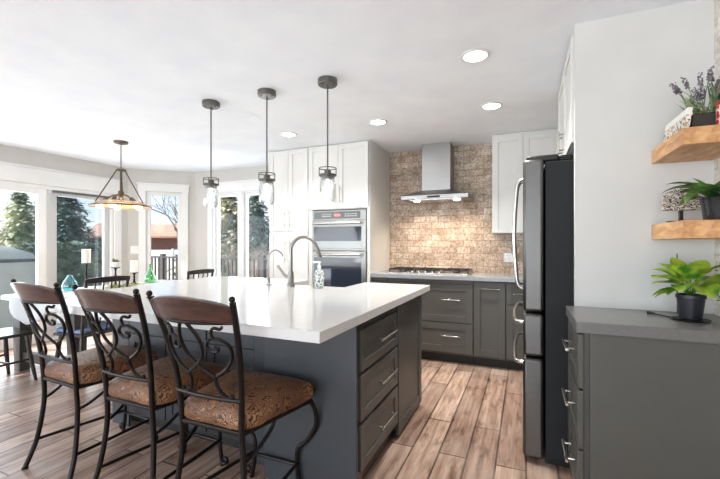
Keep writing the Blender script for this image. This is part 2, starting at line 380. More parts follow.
def leather():
    m, n, p = nodes_of('tooled_brown_leather'); A = n.nodes.new; l = n.links.new
    t = A('ShaderNodeTexCoord')
    q = A('ShaderNodeTexNoise'); q.inputs['Scale'].default_value = 14; q.inputs['Detail'].default_value = 2; l(t.outputs['Object'], q.inputs[0])
    mxv = A('ShaderNodeMixRGB'); mxv.inputs[0].default_value = .12; l(t.outputs['Object'], mxv.inputs[1]); l(q.outputs['Color'], mxv.inputs[2])
    cn = A('ShaderNodeTexNoise'); cn.inputs['Scale'].default_value = 9; cn.inputs['Detail'].default_value = 1.2; cn.inputs['Distortion'].default_value = .5; l(mxv.outputs[0], cn.inputs[0])
    mu = A('ShaderNodeMath'); mu.operation = 'MULTIPLY'; mu.inputs[1].default_value = 54; l(cn.outputs[0], mu.inputs[0])
    wv = A('ShaderNodeMath'); wv.operation = 'PINGPONG'; wv.inputs[1].default_value = 1; l(mu.outputs[0], wv.inputs[0])
    r = A('ShaderNodeValToRGB'); r.color_ramp.elements[0].position = .18; r.color_ramp.elements[0].color = S(48, 30, 22); r.color_ramp.elements[1].position = .6; r.color_ramp.elements[1].color = S(168, 122, 86); l(wv.outputs[0], r.inputs[0])
    q3 = A('ShaderNodeTexNoise'); q3.inputs['Scale'].default_value = 5; l(t.outputs['Object'], q3.inputs[0])
    r3 = A('ShaderNodeValToRGB'); r3.color_ramp.elements[0].position = .35; r3.color_ramp.elements[0].color = S(188, 172, 166); r3.color_ramp.elements[1].position = .65; r3.color_ramp.elements[1].color = S(255); l(q3.outputs[0], r3.inputs[0])
    mm = A('ShaderNodeMixRGB'); mm.blend_type = 'MULTIPLY'; mm.inputs[0].default_value = 1; l(r.outputs[0], mm.inputs[1]); l(r3.outputs[0], mm.inputs[2])
    l(mm.outputs[0], p.inputs['Base Color']); p.inputs['Roughness'].default_value = .45
    bp = A('ShaderNodeBump'); bp.inputs['Strength'].default_value = .5; bp.inputs['Distance'].default_value = .003; l(wv.outputs[0], bp.inputs['Height']); l(bp.outputs[0], p.inputs['Normal'])
    return m
M['leather'] = leather()
def woodgrain(name, c1, c2, sc, rough=.4, coat=0):
    m, n, p = nodes_of(name); A = n.nodes.new; l = n.links.new
    t = A('ShaderNodeTexCoord'); mp = A('ShaderNodeMapping'); mp.inputs['Scale'].default_value = sc; l(t.outputs['Object'], mp.inputs[0])
    q = A('ShaderNodeTexNoise'); q.inputs['Scale'].default_value = 3; q.inputs['Detail'].default_value = 7; q.inputs['Distortion'].default_value = .6; l(mp.outputs[0], q.inputs[0])
    r = A('ShaderNodeValToRGB'); r.color_ramp.elements[0].position = .33; r.color_ramp.elements[0].color = c1; r.color_ramp.elements[1].position = .66; r.color_ramp.elements[1].color = c2; l(q.outputs[0], r.inputs[0])
    l(r.outputs[0], p.inputs['Base Color']); p.inputs['Roughness'].default_value = rough
    if coat: p.inputs['Coat Weight'].default_value = coat
    return m
M['crest'] = woodgrain('walnut_crest', S(46, 28, 24), S(82, 54, 46), (3, 10, 14), .3, .3)
M['oak'] = woodgrain('honey_oak_shelf', S(190, 136, 88), S(228, 180, 128), (10, 2.5, 14), .5)
M['deck'] = woodgrain('weathered_deck', S(170, 160, 150), S(206, 198, 190), (1, 12, 1), .8)

# ------------------------------------------------------------------ the setting
C = 2.42; YB = 4.70; XL = -5.65; XR = .815; YW = 2.33; YN = -6.8
PB = (-5.65, 4.02); PC = (-4.97, 4.70)          # the two ends of the slanted bay wall
struct('floor', MB().prism([(XL-.16, YN), (XR+.16, YN), (XR+.16, YB+.16), (PC[0]-.07, YB+.16), (XL-.16, PB[1]+.07)], -.06, 0), M['floor'], smooth=False, local=True)
struct('ceiling', MB().prism([(XL-.16, YN), (XR+.16, YN), (XR+.16, YB+.16), (PC[0]-.07, YB+.16), (XL-.16, PB[1]+.07)], C, C+.12), M['ceil'], smooth=False, local=True)
T = .14
D0, D1, DZ = -1.60, 3.80, 2.00                     # patio door opening in the left wall, lengthened out of view to admit sun
b = MB(); b.box(XL-T, XL, YN, D0, 0, C); b.box(XL-T, XL, D1, PB[1]+.05, 0, C); b.box(XL-T, XL, D0, D1, DZ, C)
struct('wall_left', b, M['baywall'], smooth=False, local=True)
r2 = math.sqrt(.5)
def bay(s, v, w): return (PB[0]+s*r2+w*r2, PB[1]+s*r2-w*r2, v)      # slanted wall: s along it, w into the room
LB = .68/r2
def bs(x): return (x-PB[0])/r2
W1a, W1b = bs(-5.475), bs(-5.115); W1z0, W1z1 = .52, 2.08
b = MB(); b.mbox(bay, -.02, W1a, 0, C, -T, 0); b.mbox(bay, W1b, LB+.02, 0, C, -T, 0); b.mbox(bay, W1a, W1b, 0, W1z0, -T, 0); b.mbox(bay, W1a, W1b, W1z1, C, -T, 0)
struct('wall_bay', b, M['baywall'], smooth=False, local=True)
W2a, W2b, W2z0, W2z1 = -4.60, -3.44, .30, 2.06
b = MB(); b.box(PC[0]-.05, W2a, YB, YB+T, 0, C); b.box(W2b, XR+T, YB, YB+T, 0, C); b.box(W2a, W2b, YB, YB+T, 0, W2z0); b.box(W2a, W2b, YB, YB+T, W2z1, C)
struct('wall_back', b, M['baywall'], smooth=False, local=True)
struct('wall_right', MB().box(XR, XR+T, YN, YB, 0, C), M['tileR'], smooth=False, local=True)
struct('wall_alcove', MB().box(.238, XR, YW, YW+.045, 0, C), M['wall'], smooth=False, local=True)
struct('trim_1', MB().box(-1.609, XR, YB-.02, YB, .90, C), M['tile'], smooth=False, local=True)      # stone backsplash
# baseboards
struct('baseboard_left', MB().box(XL, XL+.015, D1+.11, PB[1], 0, .12).box(XL, XL+.015, YN, D0-.11, 0, .12), M['trim'], local=True)
struct('baseboard_bay', MB().mbox(bay, .01, LB-.01, 0, .12, 0, .015), M['trim'], local=True)
struct('baseboard_back', MB().box(PC[0]+.01, -2.99, YB-.015, YB, 0, .12), M['trim'], local=True)

# patio door in the left wall
dr = thing('door_1', 'white sliding patio door in the left wall', 'door', (XL, (D0+D1)/2, 0), kind='structure')
ML = lambda u, v, w_: (XL+w_, u, v)
b = MB(); b.mbox(ML, D0-.11, D1+.11, DZ, 2.19, 0, .022); b.mbox(ML, D1, D1+.11, 0, DZ, 0, .022); b.mbox(ML, D0-.11, D0, 0, DZ, 0, .022)
b.mbox(ML, D0-.13, D1+.13, 2.19, 2.215, 0, .035)
b.build('casing', M['trim'], dr, bevel=.003)
b = MB(); b.mbox(ML, D0, D1, DZ-.045, DZ, -T, 0); b.mbox(ML, D0, D0+.04, 0, DZ-.045, -T, 0); b.mbox(ML, D1-.04, D1, 0, DZ-.045, -T, 0); b.mbox(ML, D0, D1, 0, .03, -T, 0)
b.mbox(ML, 2.925, 2.99, .03, DZ-.045, -T, 0)
b.build('door_frame', M['trim'], dr, bevel=.003)
def sash(y0, y1, wa, wb, st, name, gm, fm=None):
    b = MB(); z0, z1 = .03, DZ-.045
    b.mbox(ML, y0, y0+st, z0, z1, wa, wb); b.mbox(ML, y1-st, y1, z0, z1, wa, wb); b.mbox(ML, y0+st, y1-st, z1-.07, z1, wa, wb); b.mbox(ML, y0+st, y1-st, z0, z0+.11, wa, wb)
    o = b.build(name, fm or M['trim'], dr, bevel=.003)
    MB().mbox(ML, y0+st, y1-st, z0+.11, z1-.07, (wa+wb)/2-.004, (wa+wb)/2+.004).build('pane', gm, o, smooth=False)
    return o
sash(D0+.04, .30, -.10, -.05, .10, 'fixed_panel', M['glass'])
sash(.30, 1.92, -.10, -.05, .10, 'fixed_panel', M['glass'])
sash(1.82, 2.925, -.05, 0, .095, 'sliding_panel', M['glass'])
sash(2.99, 3.76, -.09, -.04, .075, 'tinted_panel', M['screen'], mat('grey_sash', S(196, 197, 198), .5))
MB().mbox(ML, 2.94, 3.75, 1.925, 1.95, -.035, -.005).build('top_track', mat('dark_track', S(96, 98, 100), .5), dr)
MB().mbox(ML, 2.93, 2.985, .03, 1.95, 0, .012).build('screen_stile', mat('grey_stile', S(190, 191, 192), .5), dr, bevel=.002)

# narrow window in the slanted wall
wn = thing('window_1', 'narrow window in the slanted bay wall', 'window', (bay(LB/2, W1z0, 0)), kind='structure')
wn['_wl'] = list(wn.location)
sa, sb = bs(-5.545), bs(-5.045)
b = MB(); b.mbox(bay, sa, W1a, W1z0, W1z1, 0, .022); b.mbox(bay, W1b, sb, W1z0, W1z1, 0, .022); b.mbox(bay, sa-.01, sb+.01, W1z1, 2.185, 0, .024); b.mbox(bay, sa-.03, sb+.03, 2.185, 2.21, 0, .036)
b.mbox(bay, sa-.01, sb+.01, W1z0-.11, W1z0-.03, 0, .02)
b.build('casing', M['trim'], wn, bevel=.003)
MB().mbox(bay, sa-.03, sb+.03, W1z0-.03, W1z0, -.02, .05).build('window_sill', M['trim'], wn, bevel=.003)
b = MB()
for a_, b_, c_, d_ in ((W1a, W1a+.06, W1z0, W1z1), (W1b-.06, W1b, W1z0, W1z1), (W1a+.06, W1b-.06, W1z0, W1z0+.06), (W1a+.06, W1b-.06, W1z1-.05, W1z1)): b.mbox(bay, a_, b_, c_, d_, -.11, -.02)
fo = b.build('window_frame', M['trim'], wn, bevel=.003)
MB().mbox(bay, W1a+.06, W1b-.06, W1z0+.06, W1z1-.05, -.07, -.062).build('pane', M['glass'], fo, smooth=False)

# double window in the back wall beside the pantry
wn = thing('window_2', 'double window in the back wall beside the pantry cabinet', 'window', ((W2a+W2b)/2, YB, W2z0), kind='structure')
MF = front(YB)
b = MB(); b.mbox(MF, W2a-.09, W2a, W2z0, W2z1, 0, .022); b.mbox(MF, W2b, W2b+.09, W2z0, W2z1, 0, .022); b.mbox(MF, W2a-.10, W2b+.10, W2z1, 2.20, 0, .024); b.mbox(MF, W2a-.12, W2b+.12, 2.20, 2.225, 0, .036)
b.build('casing', M['trim'], wn, bevel=.003)
MB().mbox(MF, W2a-.12, W2b+.12, W2z0-.03, W2z0, -.02, .05).build('window_sill', M['trim'], wn, bevel=.003)
b = MB(); b.mbox(MF, W2a, W2a+.02, W2z0, W2z1, -T, 0); b.mbox(MF, W2b-.02, W2b, W2z0, W2z1, -T, 0); b.mbox(MF, W2a+.02, W2b-.02, W2z1-.02, W2z1, -T, 0); b.mbox(MF, W2a+.02, W2b-.02, W2z0, W2z0+.02, -T, 0)
b.mbox(MF, -4.10, -4.005, W2z0+.02, W2z1-.02, -T, 0)
b.build('window_frame', M['trim'], wn, bevel=.003)
for u0, u1 in ((W2a+.02, -4.10), (-4.005, W2b-.02)):
    b = MB(); f = .035; z0, z1 = W2z0+.02, W2z1-.02
    b.mbox(MF, u0, u0+f, z0, z1, -.11, -.05); b.mbox(MF, u1-f, u1, z0, z1, -.11, -.05); b.mbox(MF, u0+f, u1-f, z0, z0+f, -.11, -.05); b.mbox(MF, u0+f, u1-f, z1-f, z1, -.11, -.05)
    o = b.build('window_sash', M['trim'], wn, bevel=.003)
    MB().mbox(MF, u0+f, u1-f, z0+f, z1-f, -.085, -.077).build('pane', M['glass'], o, smooth=False)

# ------------------------------------------------------------------ ground and deck outside
gm = mat('dry_winter_grass', S(196, 186, 162), .95, var=.25, vscale=.6, bump=.4, bscale=6)
struct('ground', MB().box(-90, 60, -20, 110, -1.15, -1.05), gm, smooth=False, local=True)
def deckmat():
    m, n, p = nodes_of('deck_boards'); A = n.nodes.new; l = n.links.new
    t = A('ShaderNodeTexCoord'); bk = A('ShaderNodeTexBrick'); bk.inputs['Scale'].default_value = 1; bk.inputs['Brick Width'].default_value = 3.6; bk.inputs['Row Height'].default_value = .14; bk.inputs['Mortar Size'].default_value = .006
    bk.inputs['Color1'].default_value = S(206, 198, 186); bk.inputs['Color2'].default_value = S(184, 176, 166); bk.inputs['Mortar'].default_value = S(80, 74, 70)
    l(t.outputs['Object'], bk.inputs['Vector']); l(bk.outputs[0], p.inputs['Base Color']); p.inputs['Roughness'].default_value = .8
    return m
M['deckb'] = deckmat()
struct('deck', MB().prism([(-10.2, -4), (-5.82, -4), (-5.82, 4.15), (-5.08, 4.88), (-.5, 4.88), (-.5, 7.1), (-10.2, 7.1)], -.16, -.05), M['deckb'], smooth=False, local=True)

# ------------------------------------------------------------------ kitchen island
XI = -.765
isl = thing('kitchen_island', 'charcoal kitchen island base with three drawers facing the aisle', 'kitchen island', (-1.7, 2.3, 0))
MB().box(-2.67, XI, 1.80, 2.52, .10, .882).box(-1.28, XI, 1.69, 1.80, .0, .882).box(-2.67, -1.83, 2.52, 2.93, .10, .882).box(-1.22, XI, 2.52, 2.93, .10, .882).box(-1.83, -1.22, 2.52, 2.93, .10, .60).build('body', M['gray'], isl, bevel=.002)
MB().box(-2.60, XI-.06, 1.86, 2.87, 0, .10).build('toe_kick', M['toe'], isl)
MI = faceR(XI)
for z0, z1 in ((.617, .825), (.372, .597), (.122, .352)):
    o = shaker(MI, 1.735, 2.325, z0, z1, .05).build('drawer', M['gray'], isl, bevel=.002)
    pull(MI, 1.94, (z0+z1)/2+.01, 2.20, (z0+z1)/2+.01).build('handle', M['nickel'], o)
b = shaker(MI, 2.345, 2.925, .03, .878, .07); b.build('end_panel', M['gray'], isl, bevel=.002)
MN = front(1.80)
MB().box(-1.285, XI+.018, 1.682, 1.70, 0, .88).build('back_panel', M['gray_shade'], isl, bevel=.002)
MB().mbox(MN, -1.425, -1.30, 0, .88, 0, .03).build('support_post', M['gray_shade'], isl, bevel=.003)
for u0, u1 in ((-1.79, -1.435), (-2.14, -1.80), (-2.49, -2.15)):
    MB().mbox(MN, u0, u1, .65, .872, 0, .018).build('drawer_front', M['gray_shade'], isl, bevel=.002)
    shaker(MN, u0, u1, .10, .64, .055, .018).build('door', M['gray_shade'], isl, bevel=.002)
MB().mbox(MN, -2.67, -2.50, .0, .872, 0, .014).build('filler_panel', M['gray_shade'], isl, bevel=.002)

SX0, SX1, SY = -1.80, -1.248, 2.585
b = MB().prism([(-.695, 1.235), (-.695, 2.995), (SX1, 2.995), (SX1, SY), (SX0, SY), (SX0, 2.995), (-2.87, 2.995), (-2.75, 1.80), (-2.42, 1.245)][::-1], .883, .927)
tag(b.build('island_countertop', M['quartz'], smooth=False, bevel=.003), 'thick white quartz worktop lying on the kitchen island', 'countertop')
# apron sink let into the far edge
sk = thing('apron_sink', 'stainless sink let into the far edge of the white island top', 'sink', ((SX0+SX1)/2, 2.8, .62))
x0, x1, y0, y1 = SX0+.004, SX1-.004, SY+.004, 2.99
b = MB(); b.box(x0, x1, y0, y1, .61, .63); b.box(x0, x0+.02, y0, y1, .63, .862); b.box(x1-.02, x1, y0, y1, .63, .862); b.box(x0+.02, x1-.02, y0, y0+.02, .63, .862); b.box(x0+.02, x1-.02, y1-.03, y1, .63, .845)
b.build('basin', M['steel'], sk, bevel=.004)
MB().lathe([(.045, 0), (.045, .004), (.02, .002), (0, .002)], ((x0+x1)/2, 2.78, .63)).build('drain', M['nickel'], sk)

# gooseneck faucet
fz = .927
fc = thing('kitchen_faucet', 'tall gooseneck faucet of satin nickel standing on the island', 'faucet', (-1.635, 2.46, fz))
MB().lathe([(.031, 0), (.031, .01), (.024, .02), (.022, .10), (.017, .12), (.0, .12)], (0, 0, 0)).build('base', M['faucet'], fc, local=True)
dv = Vector((.82, .57, 0)).normalized()
pth = [(0, 0, .11), (0, 0, .22)]+[Vector((0, 0, .272))+dv*(.098-.098*math.cos(a))+Vector((0, 0, .105*math.sin(a))) for a in [PI*.92*i/14 for i in range(15)]]
sp_o = MB().tube(pth, .0135, 12).build('spout', M['faucet'], fc, local=True)
e0 = Vector(pth[-1]); d_ = (Vector(pth[-1])-Vector(pth[-2])).normalized()
MB().tube([e0, e0+d_*.03, e0+d_*.085], [.016, .018, .016], 12).build('spray_head', M['faucet'], sp_o, local=True)
MB().tube(spline([(-.01, 0, .075), (-.045, -.01, .085), (-.075, -.02, .125), (-.10, -.03, .16)], 5), [.012]*8+[.010]*8, 10).build('lever', M['faucet'], fc, local=True)
ft = thing('filtered_water_tap', 'slim nickel tap with thin curved neck left of the tall faucet', 'tap', (-1.855, 2.48, fz))
MB().lathe([(.022, 0), (.022, .008), (.012, .016), (.012, .05), (.007, .06), (0, .06)]).build('base', M['faucet'], ft, local=True)
MB().tube(spline([(0, 0, .05), (0, 0, .20), (.012, .01, .255), (.05, .03, .275), (.085, .05, .25), (.095, .056, .225)], 6), .0055, 8).build('spout', M['faucet'], ft, local=True)
MB().cyl((0, 0, .04), (-.035, 0, .055), .004).build('lever', M['faucet'], ft, local=True)
sd = thing('soap_pump', 'short nickel pump stub set in the island between faucet and bottle', 'soap pump', (-1.455, 2.49, fz))
MB().lathe([(.016, 0), (.016, .008), (.012, .012), (.012, .045), (.006, .05), (0, .05)]).build('body', M['faucet'], sd, local=True)
MB().tube([(0, 0, .048), (.0, .0, .06), (.03, .02, .06)], .005, 8).build('nozzle', M['faucet'], sd, local=True)
def bottlemat():
    m, n, p = nodes_of('patterned_bottle'); A = n.nodes.new; l = n.links.new
    t = A('ShaderNodeTexCoord'); v = A('ShaderNodeTexVoronoi'); v.inputs['Scale'].default_value = 75; l(t.outputs['Object'], v.inputs[0])
    r = A('ShaderNodeValToRGB'); r.color_ramp.elements[0].position = .38; r.color_ramp.elements[0].color = S(84, 104, 104); r.color_ramp.elements[1].position = .48; r.color_ramp.elements[1].color = S(226, 232, 230); l(v.outputs[0], r.inputs[0]); l(r.outputs[0], p.inputs['Base Color']); p.inputs['Roughness'].default_value = .3
    return m
sb_ = thing('soap_bottle', 'patterned soap bottle with white pump top beside the sink', 'soap bottle', (-1.395, 2.47, fz))
MB().lathe([(0, 0), (.032, 0), (.034, .006), (.034, .10), (.028, .125), (.014, .138), (.012, .145), (0, .145)]).build('bottle', bottlemat(), sb_, local=True)
MB().lathe([(.014, .145), (.014, .165), (.006, .17), (.006, .182), (.012, .184), (.012, .196), (0, .196)]).tube([(0, 0, .19), (-.045, -.012, .188)], .006, 8).build('pump', M['whiteplastic'], sb_, local=True)

# ------------------------------------------------------------------ back run of cabinets
def base_cab(name, label, x0, x1, build_front):
    t = thing(name, label, 'cabinet', ((x0+x1)/2, 4.4, 0))
    MB().box(x0+.001, x1-.001, 4.05, YB-.022, .10, .876).build('body', M['gray'], t)
    MB().box(x0+.001, x1-.001, 4.115, 4.5, 0, .10).build('toe_kick', M['toe'], t)
    build_front(t, front(4.05), x0+.004, x1-.004); return t
def f_fill(t, Mf, a, b2):
    o = shaker(Mf, a, b2, .12, .83, .045).build('door', M['gray'], t, bevel=.002)
    pull(Mf, a+.03, .6, a+.03, .76).build('handle', M['nickel'], o); MB().mbox(Mf, a, b2, .84, .872, 0, .02).build('top_rail', M['gray'], t)
def f_draw(t, Mf, a, b2):
    MB().mbox(Mf, a, b2, .84, .872, 0, .02).build('top_rail', M['gray'], t)
    for z0, z1, hz in ((.437, .832, .672), (.122, .427, .297)):
        o = shaker(Mf, a, b2, z0, z1, .07).build('drawer', M['gray'], t, bevel=.002)
        pull(Mf, -.81, hz, -.62, hz, .012).build('handle', M['nickel'], o)
def f_pull(t, Mf, a, b2):
    o = shaker(Mf, a, b2, .122, .866, .065).build('door', M['gray'], t, bevel=.002)
    pull(Mf, a+.05, .80, b2-.05, .80).build('handle', M['bronze'], o)
def f_corner(t, Mf, a, b2):
    o = shaker(Mf, a, b2, .66, .866, .05).build('drawer', M['gray'], t, bevel=.002)
    pull(Mf, -.12, .765, -.03, .765).build('handle', M['bronze'], o)
    shaker(Mf, a, b2, .122, .65, .06).build('door', M['gray'], t, bevel=.002)
base_cab('base_cabinet', 'narrow charcoal base cabinet against the tall white oven cabinet', -1.605, -1.408, f_fill)
base_cab('drawer_cabinet', 'charcoal cabinet with two wide drawers under the gas cooktop', -1.406, -.494, f_draw)
base_cab('pull_out_cabinet', 'narrow charcoal pull-out cabinet right of the two wide drawers', -.492, -.184, f_pull)
base_cab('corner_cabinet', 'charcoal corner cabinet half hidden behind the fridge handles', -.182, .62, f_corner)
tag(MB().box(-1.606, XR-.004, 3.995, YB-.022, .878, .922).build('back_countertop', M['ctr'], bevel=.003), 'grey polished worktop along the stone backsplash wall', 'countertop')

ck = thing('gas_cooktop', 'stainless gas cooktop with black grates under the range hood', 'cooktop', (-1.0, 4.36, .922))
MB().box(-1.47, -.55, 4.13, 4.59, .9222, .934).build('tray', M['steel'], ck, bevel=.003)
for i in range(3):
    gx = -1.46+i*.305
    b = MB()
    for yy in (4.20, 4.37, 4.55): b.box(gx+.01, gx+.285, yy-.006, yy+.006, .956, .968)
    for xx in (.01, .1, .195, .279): b.box(gx+xx, gx+xx+.011, 4.20, 4.55, .956, .968)
    for xx in (.01, .274):
        for yy in (4.20, 4.54): b.box(gx+xx, gx+xx+.012, yy-.006, yy+.008, .934, .956)
    b.build('grate', M['black'], ck)
for bx, by, br in ((-1.31, 4.28, .04), (-1.31, 4.48, .035), (-1.01, 4.38, .055), (-.70, 4.28, .035), (-.70, 4.48, .04)):
    MB().lathe([(br, 0), (br, .01), (br*.8, .018), (0, .018)], (bx, by, .934)).build('burner', M['black'], ck)
for i in range(5): MB().lathe([(.016, 0), (.014, .018), (0, .018)], (-1.16+i*.075, 4.155, .934), 12).build('knob', M['nickel'], ck)

hd = thing('range_hood', 'stainless chimney range hood on the stone tile wall', 'range hood', (-.95, 4.45, 1.74))
HB = YB-.021
b = MB(); b.box(-1.30, -.56, 4.17, HB, 1.748, 1.79)
b.hexa([(-1.30, 4.17, 1.79), (-1.30, HB, 1.79), (-.56, HB, 1.79), (-.56, 4.17, 1.79), (-1.135, 4.42, 1.875), (-1.135, HB, 1.875), (-.785, HB, 1.875), (-.785, 4.42, 1.875)])
b.build('canopy', M['steelh'], hd, bevel=.002)
MB().box(-1.125, -.795, 4.43, HB, 1.87, C-.002).build('chimney', M['steel'], hd, bevel=.002)
MB().box(-1.0, -.86, 4.166, 4.17, 1.758, 1.78).build('control_panel', M['black'], hd)
MB().box(-1.22, -.64, 4.24, 4.6, 1.742, 1.748).build('filter', M['nickel'], hd)
for lx in (-1.15, -.70):
    MB().lathe([(0, -.006), (.030, -.004), (.036, 0), (.036, .006), (0, .006)], (lx, 4.30, 1.736)).build('hood_lamp', M['led'], hd)
    d = bpy.data.lights.new('hood_light', 'SPOT'); d.energy = 20; d.color = (1, .80, .62); d.spot_size = math.radians(125); d.spot_blend = .8; d.shadow_soft_size = .03
    o = bpy.data.objects.new('hood_light', d); COL.objects.link(o); o.location = (lx, 4.25, 1.73); o.rotation_euler = Vector((0, .35, -1)).to_track_quat('-Z', 'Y').to_euler()

ol = thing('wall_outlet', 'steel double outlet plate on the stone backsplash by the fridge', 'outlet', (-.17, YB-.02, 1.09))
MF = front(YB-.0205)
MB().mbox(MF, -.235, -.105, 1.04, 1.15, 0, .006).build('plate', M['faucet'], ol, bevel=.002)
for u in (-.203, -.137): MB().mbox(MF, u-.018, u+.018, 1.065, 1.125, .006, .009).build('socket', M['whiteplastic'], ol, bevel=.002)

# tall white cabinets
pn = thing('pantry_cabinet', 'tall white pantry cabinet with four doors beside the window', 'cabinet', (-2.7, 4.35, 0))
px0, px1 = -2.985, -2.416
MB().box(px0, px1, 4.02, YB-.017, .10, C-.002).build('body', M['white'], pn); MB().box(px0, px1, 4.08, 4.6, 0, .10).build('toe_kick', M['toe'], pn)
MT = front(4.02)
xm = (px0+px1)/2
for z0, z1, hz0, hz1 in ((1.41, C-.01, 1.46, 1.66), (.11, 1.40, 1.02, 1.30)):
    for a, b2, hx in ((px0+.004, xm-.0015, xm-.035), (xm+.0015, px1-.004, xm+.035)):
        o = shaker(MT, a, b2, z0, z1, .058).build('door', M['white'], pn, bevel=.002)
        pull(MT, hx, hz0, hx, hz1).build('handle', M['nickel'], o)
oc = thing('oven_cabinet', 'tall white cabinet housing two built-in ovens', 'cabinet', (-2.0, 4.35, 0))
ox0, ox1 = -2.412, -1.609
b = MB(); b.box(ox0, ox0+.02, 4.02, YB-.022, .10, C-.002); b.box(ox1-.02, ox1, 4.0, YB-.022, 0, C-.002); b.box(ox0+.02, ox1-.02, 4.6, YB-.022, .10, C-.002)
b.box(ox0+.02, ox1-.02, 4.02, 4.6, 1.655, C-.002); b.box(ox0+.02, ox1-.02, 4.02, 4.6, .10, .40)
b.box(ox0+.02, -2.362, 4.02, 4.05, .40, 1.655); b.box(-1.655, ox1-.02, 4.02, 4.05, .40, 1.655)
b.build('body', M['white'], oc); MB().box(ox0, ox1-.02, 4.08, 4.6, 0, .10).build('toe_kick', M['toe'], oc)
xm = (ox0+ox1)/2
for a, b2, hx in ((ox0+.004, xm-.0015, xm-.035), (xm+.0015, ox1-.004, xm+.035)):
    o = shaker(MT, a, b2, 1.665, C-.01, .058).build('door', M['white'], oc, bevel=.002)
    pull(MT, hx, 1.72, hx, 1.92).build('handle', M['nickel'], o)
o = shaker(MT, ox0+.004, ox1-.004, .11, .39, .058).build('drawer', M['white'], oc, bevel=.002)
pull(MT, xm-.1, .25, xm+.1, .25).build('handle', M['nickel'], o)

def oven(name, label, z0, z1, panel):
    t = thing(name, label, 'oven', (-2.01, 4.2, z0))
    a, b2 = -2.358, -1.659; ME = front(4.012)
    MB().box(a, b2, 4.03, 4.55, z0, z1).build('housing', M['black'], t)
    zt = z1
    if panel:
        MB().mbox(ME, a, b2, z1-.115, z1-.002, -.02, .008).build('control_fascia', M['osteel'], t, bevel=.002)
        cp = MB().mbox(ME, a+.03, b2-.07, z1-.10, z1-.018, .008, .011).build('control_panel', mat('oven_panel_grey', S(92, 96, 98), .2), t)
        MB().mbox(ME, -2.06, -1.98, z1-.07, z1-.045, .011, .012).build('display', M['disp'], cp)
        b = MB()
        for i in range(14):
            ux = a+.14+i*.033
            if not -2.09 < ux < -1.95: b.mbox(ME, ux, ux+.014, z1-.075, z1-.068, .011, .0115); b.mbox(ME, ux, ux+.014, z1-.052, z1-.045, .011, .0115)
        b.build('buttons', M['whiteplastic'], cp)
        zt = z1-.118
    ww = .06
    b = MB(); gz0, gz1 = z0+(.11 if panel else .13), zt-.075
    b.mbox(ME, a, a+.025, z0+.02, zt, -.02, .012); b.mbox(ME, b2-.055, b2, z0+.02, zt, -.02, .012); b.mbox(ME, a+.025, b2-.055, z0+.02, gz0, -.02, .012); b.mbox(ME, a+.025, b2-.055, gz1, zt, -.02, .012)
    d = b.build('door', M['osteel'], t, bevel=.002)
    MB().mbox(ME, a+.025, b2-.055, gz0, gz1, -.018, .010).build('window', M['bglass'], d)
    b = MB(); hz = zt-.036; b.cyl(ME(a+.03, hz, .055), ME(b2-.05, hz, .055), .014, seg=12)
    for u in (a+.05, b2-.07): b.cyl(ME(u, hz, .01), ME(u, hz, .055), .009, seg=8)
    b.build('handle', M['nickel'], d)
    MB().mbox(ME, a, b2, z0, z0+.018, -.02, .004).build('vent', M['osteel'], t)
oven('speed_oven', 'upper stainless built-in oven with grey control panel', 1.175, 1.645, True)
oven('wall_oven', 'lower stainless built-in oven with dark glass door', .42, 1.165, False)

# upper cabinets
uc = thing('upper_cabinet', 'white wall cabinet right of the range hood', 'cabinet', (.1, 4.5, 1.365))
MB().box(-.335, XR-.004, 4.35, YB-.022, 1.365, C-.002).build('body', M['white'], uc, bevel=.002)
MU = front(4.35)
for a, b2 in ((-.331, -.030), (-.027, .29), (.293, .60)): shaker(MU, a, b2, 1.369, C-.03, .058).build('door', M['white'], uc, bevel=.002)
of = thing('fridge_top_cabinet', 'white cabinet above the fridge seen edge-on', 'cabinet', (.5, 2.85, 1.80))
MB().box(.245, XR-.002, YW+.048, 3.32, 1.80, C-.002).build('body', M['white'], of)
MO = faceL(.245)
for a, b2, hy in ((YW+.052, 2.848, 2.80), (2.852, 3.316, 2.90)):
    o = shaker(MO, a, b2, 1.804, C-.03, .058).build('door', M['white'], of, bevel=.002)
    pull(MO, hy, 1.84, hy, 1.98).build('handle', M['nickel'], o)

# ------------------------------------------------------------------ fridge
fr = thing('refrigerator', 'tall stainless french-door fridge with dark grey side', 'refrigerator', (.4, 2.86, 0))
FY0, FY1 = 2.40, 3.305; fx = -.017
MB().box(.10, .785, FY0+.005, FY1-.005, .045, 1.715).build('body', M['fridgeside'], fr, bevel=.004)
MB().box(.10, .76, FY0+.03, FY1-.03, 0, .045).build('base_grille', M['black'], fr)
ym = (FY0+FY1)/2
MFR = faceL(.092)
for a, b2, hy in ((FY0, ym-.002, ym-.05), (ym+.002, FY1, ym+.05)):
    d = MB().mbox(MFR, a, b2, .862, 1.735, 0, .109).build('door', M['fsteel'], fr, bevel=.018)
    b = MB(); pts = spline([(fx+.005, hy, .95), (fx-.03, hy, .97), (fx-.045, hy, 1.05), (fx-.058, hy, 1.31), (fx-.045, hy, 1.58), (fx-.03, hy, 1.665), (fx+.005, hy, 1.685)], 6)
    b.tube(pts, .012, 10).build('handle', M['nickel'], d)
for z0, z1, hz, nm in ((.607, .853, .79, 'middle_drawer'), (.025, .597, .555, 'freezer_drawer')):
    d = MB().mbox(MFR, FY0, FY1, z0, z1, 0, .109).build(nm, M['fsteel'], fr, bevel=.018)
    b = MB(); pts = spline([(fx+.005, FY0+.06, hz), (fx-.03, FY0+.075, hz), (fx-.045, FY0+.14, hz), (fx-.055, ym, hz), (fx-.045, FY1-.14, hz), (fx-.03, FY1-.075, hz), (fx+.005, FY1-.06, hz)], 6)
    b.tube(pts, .012, 10).build('handle', M['nickel'], d)
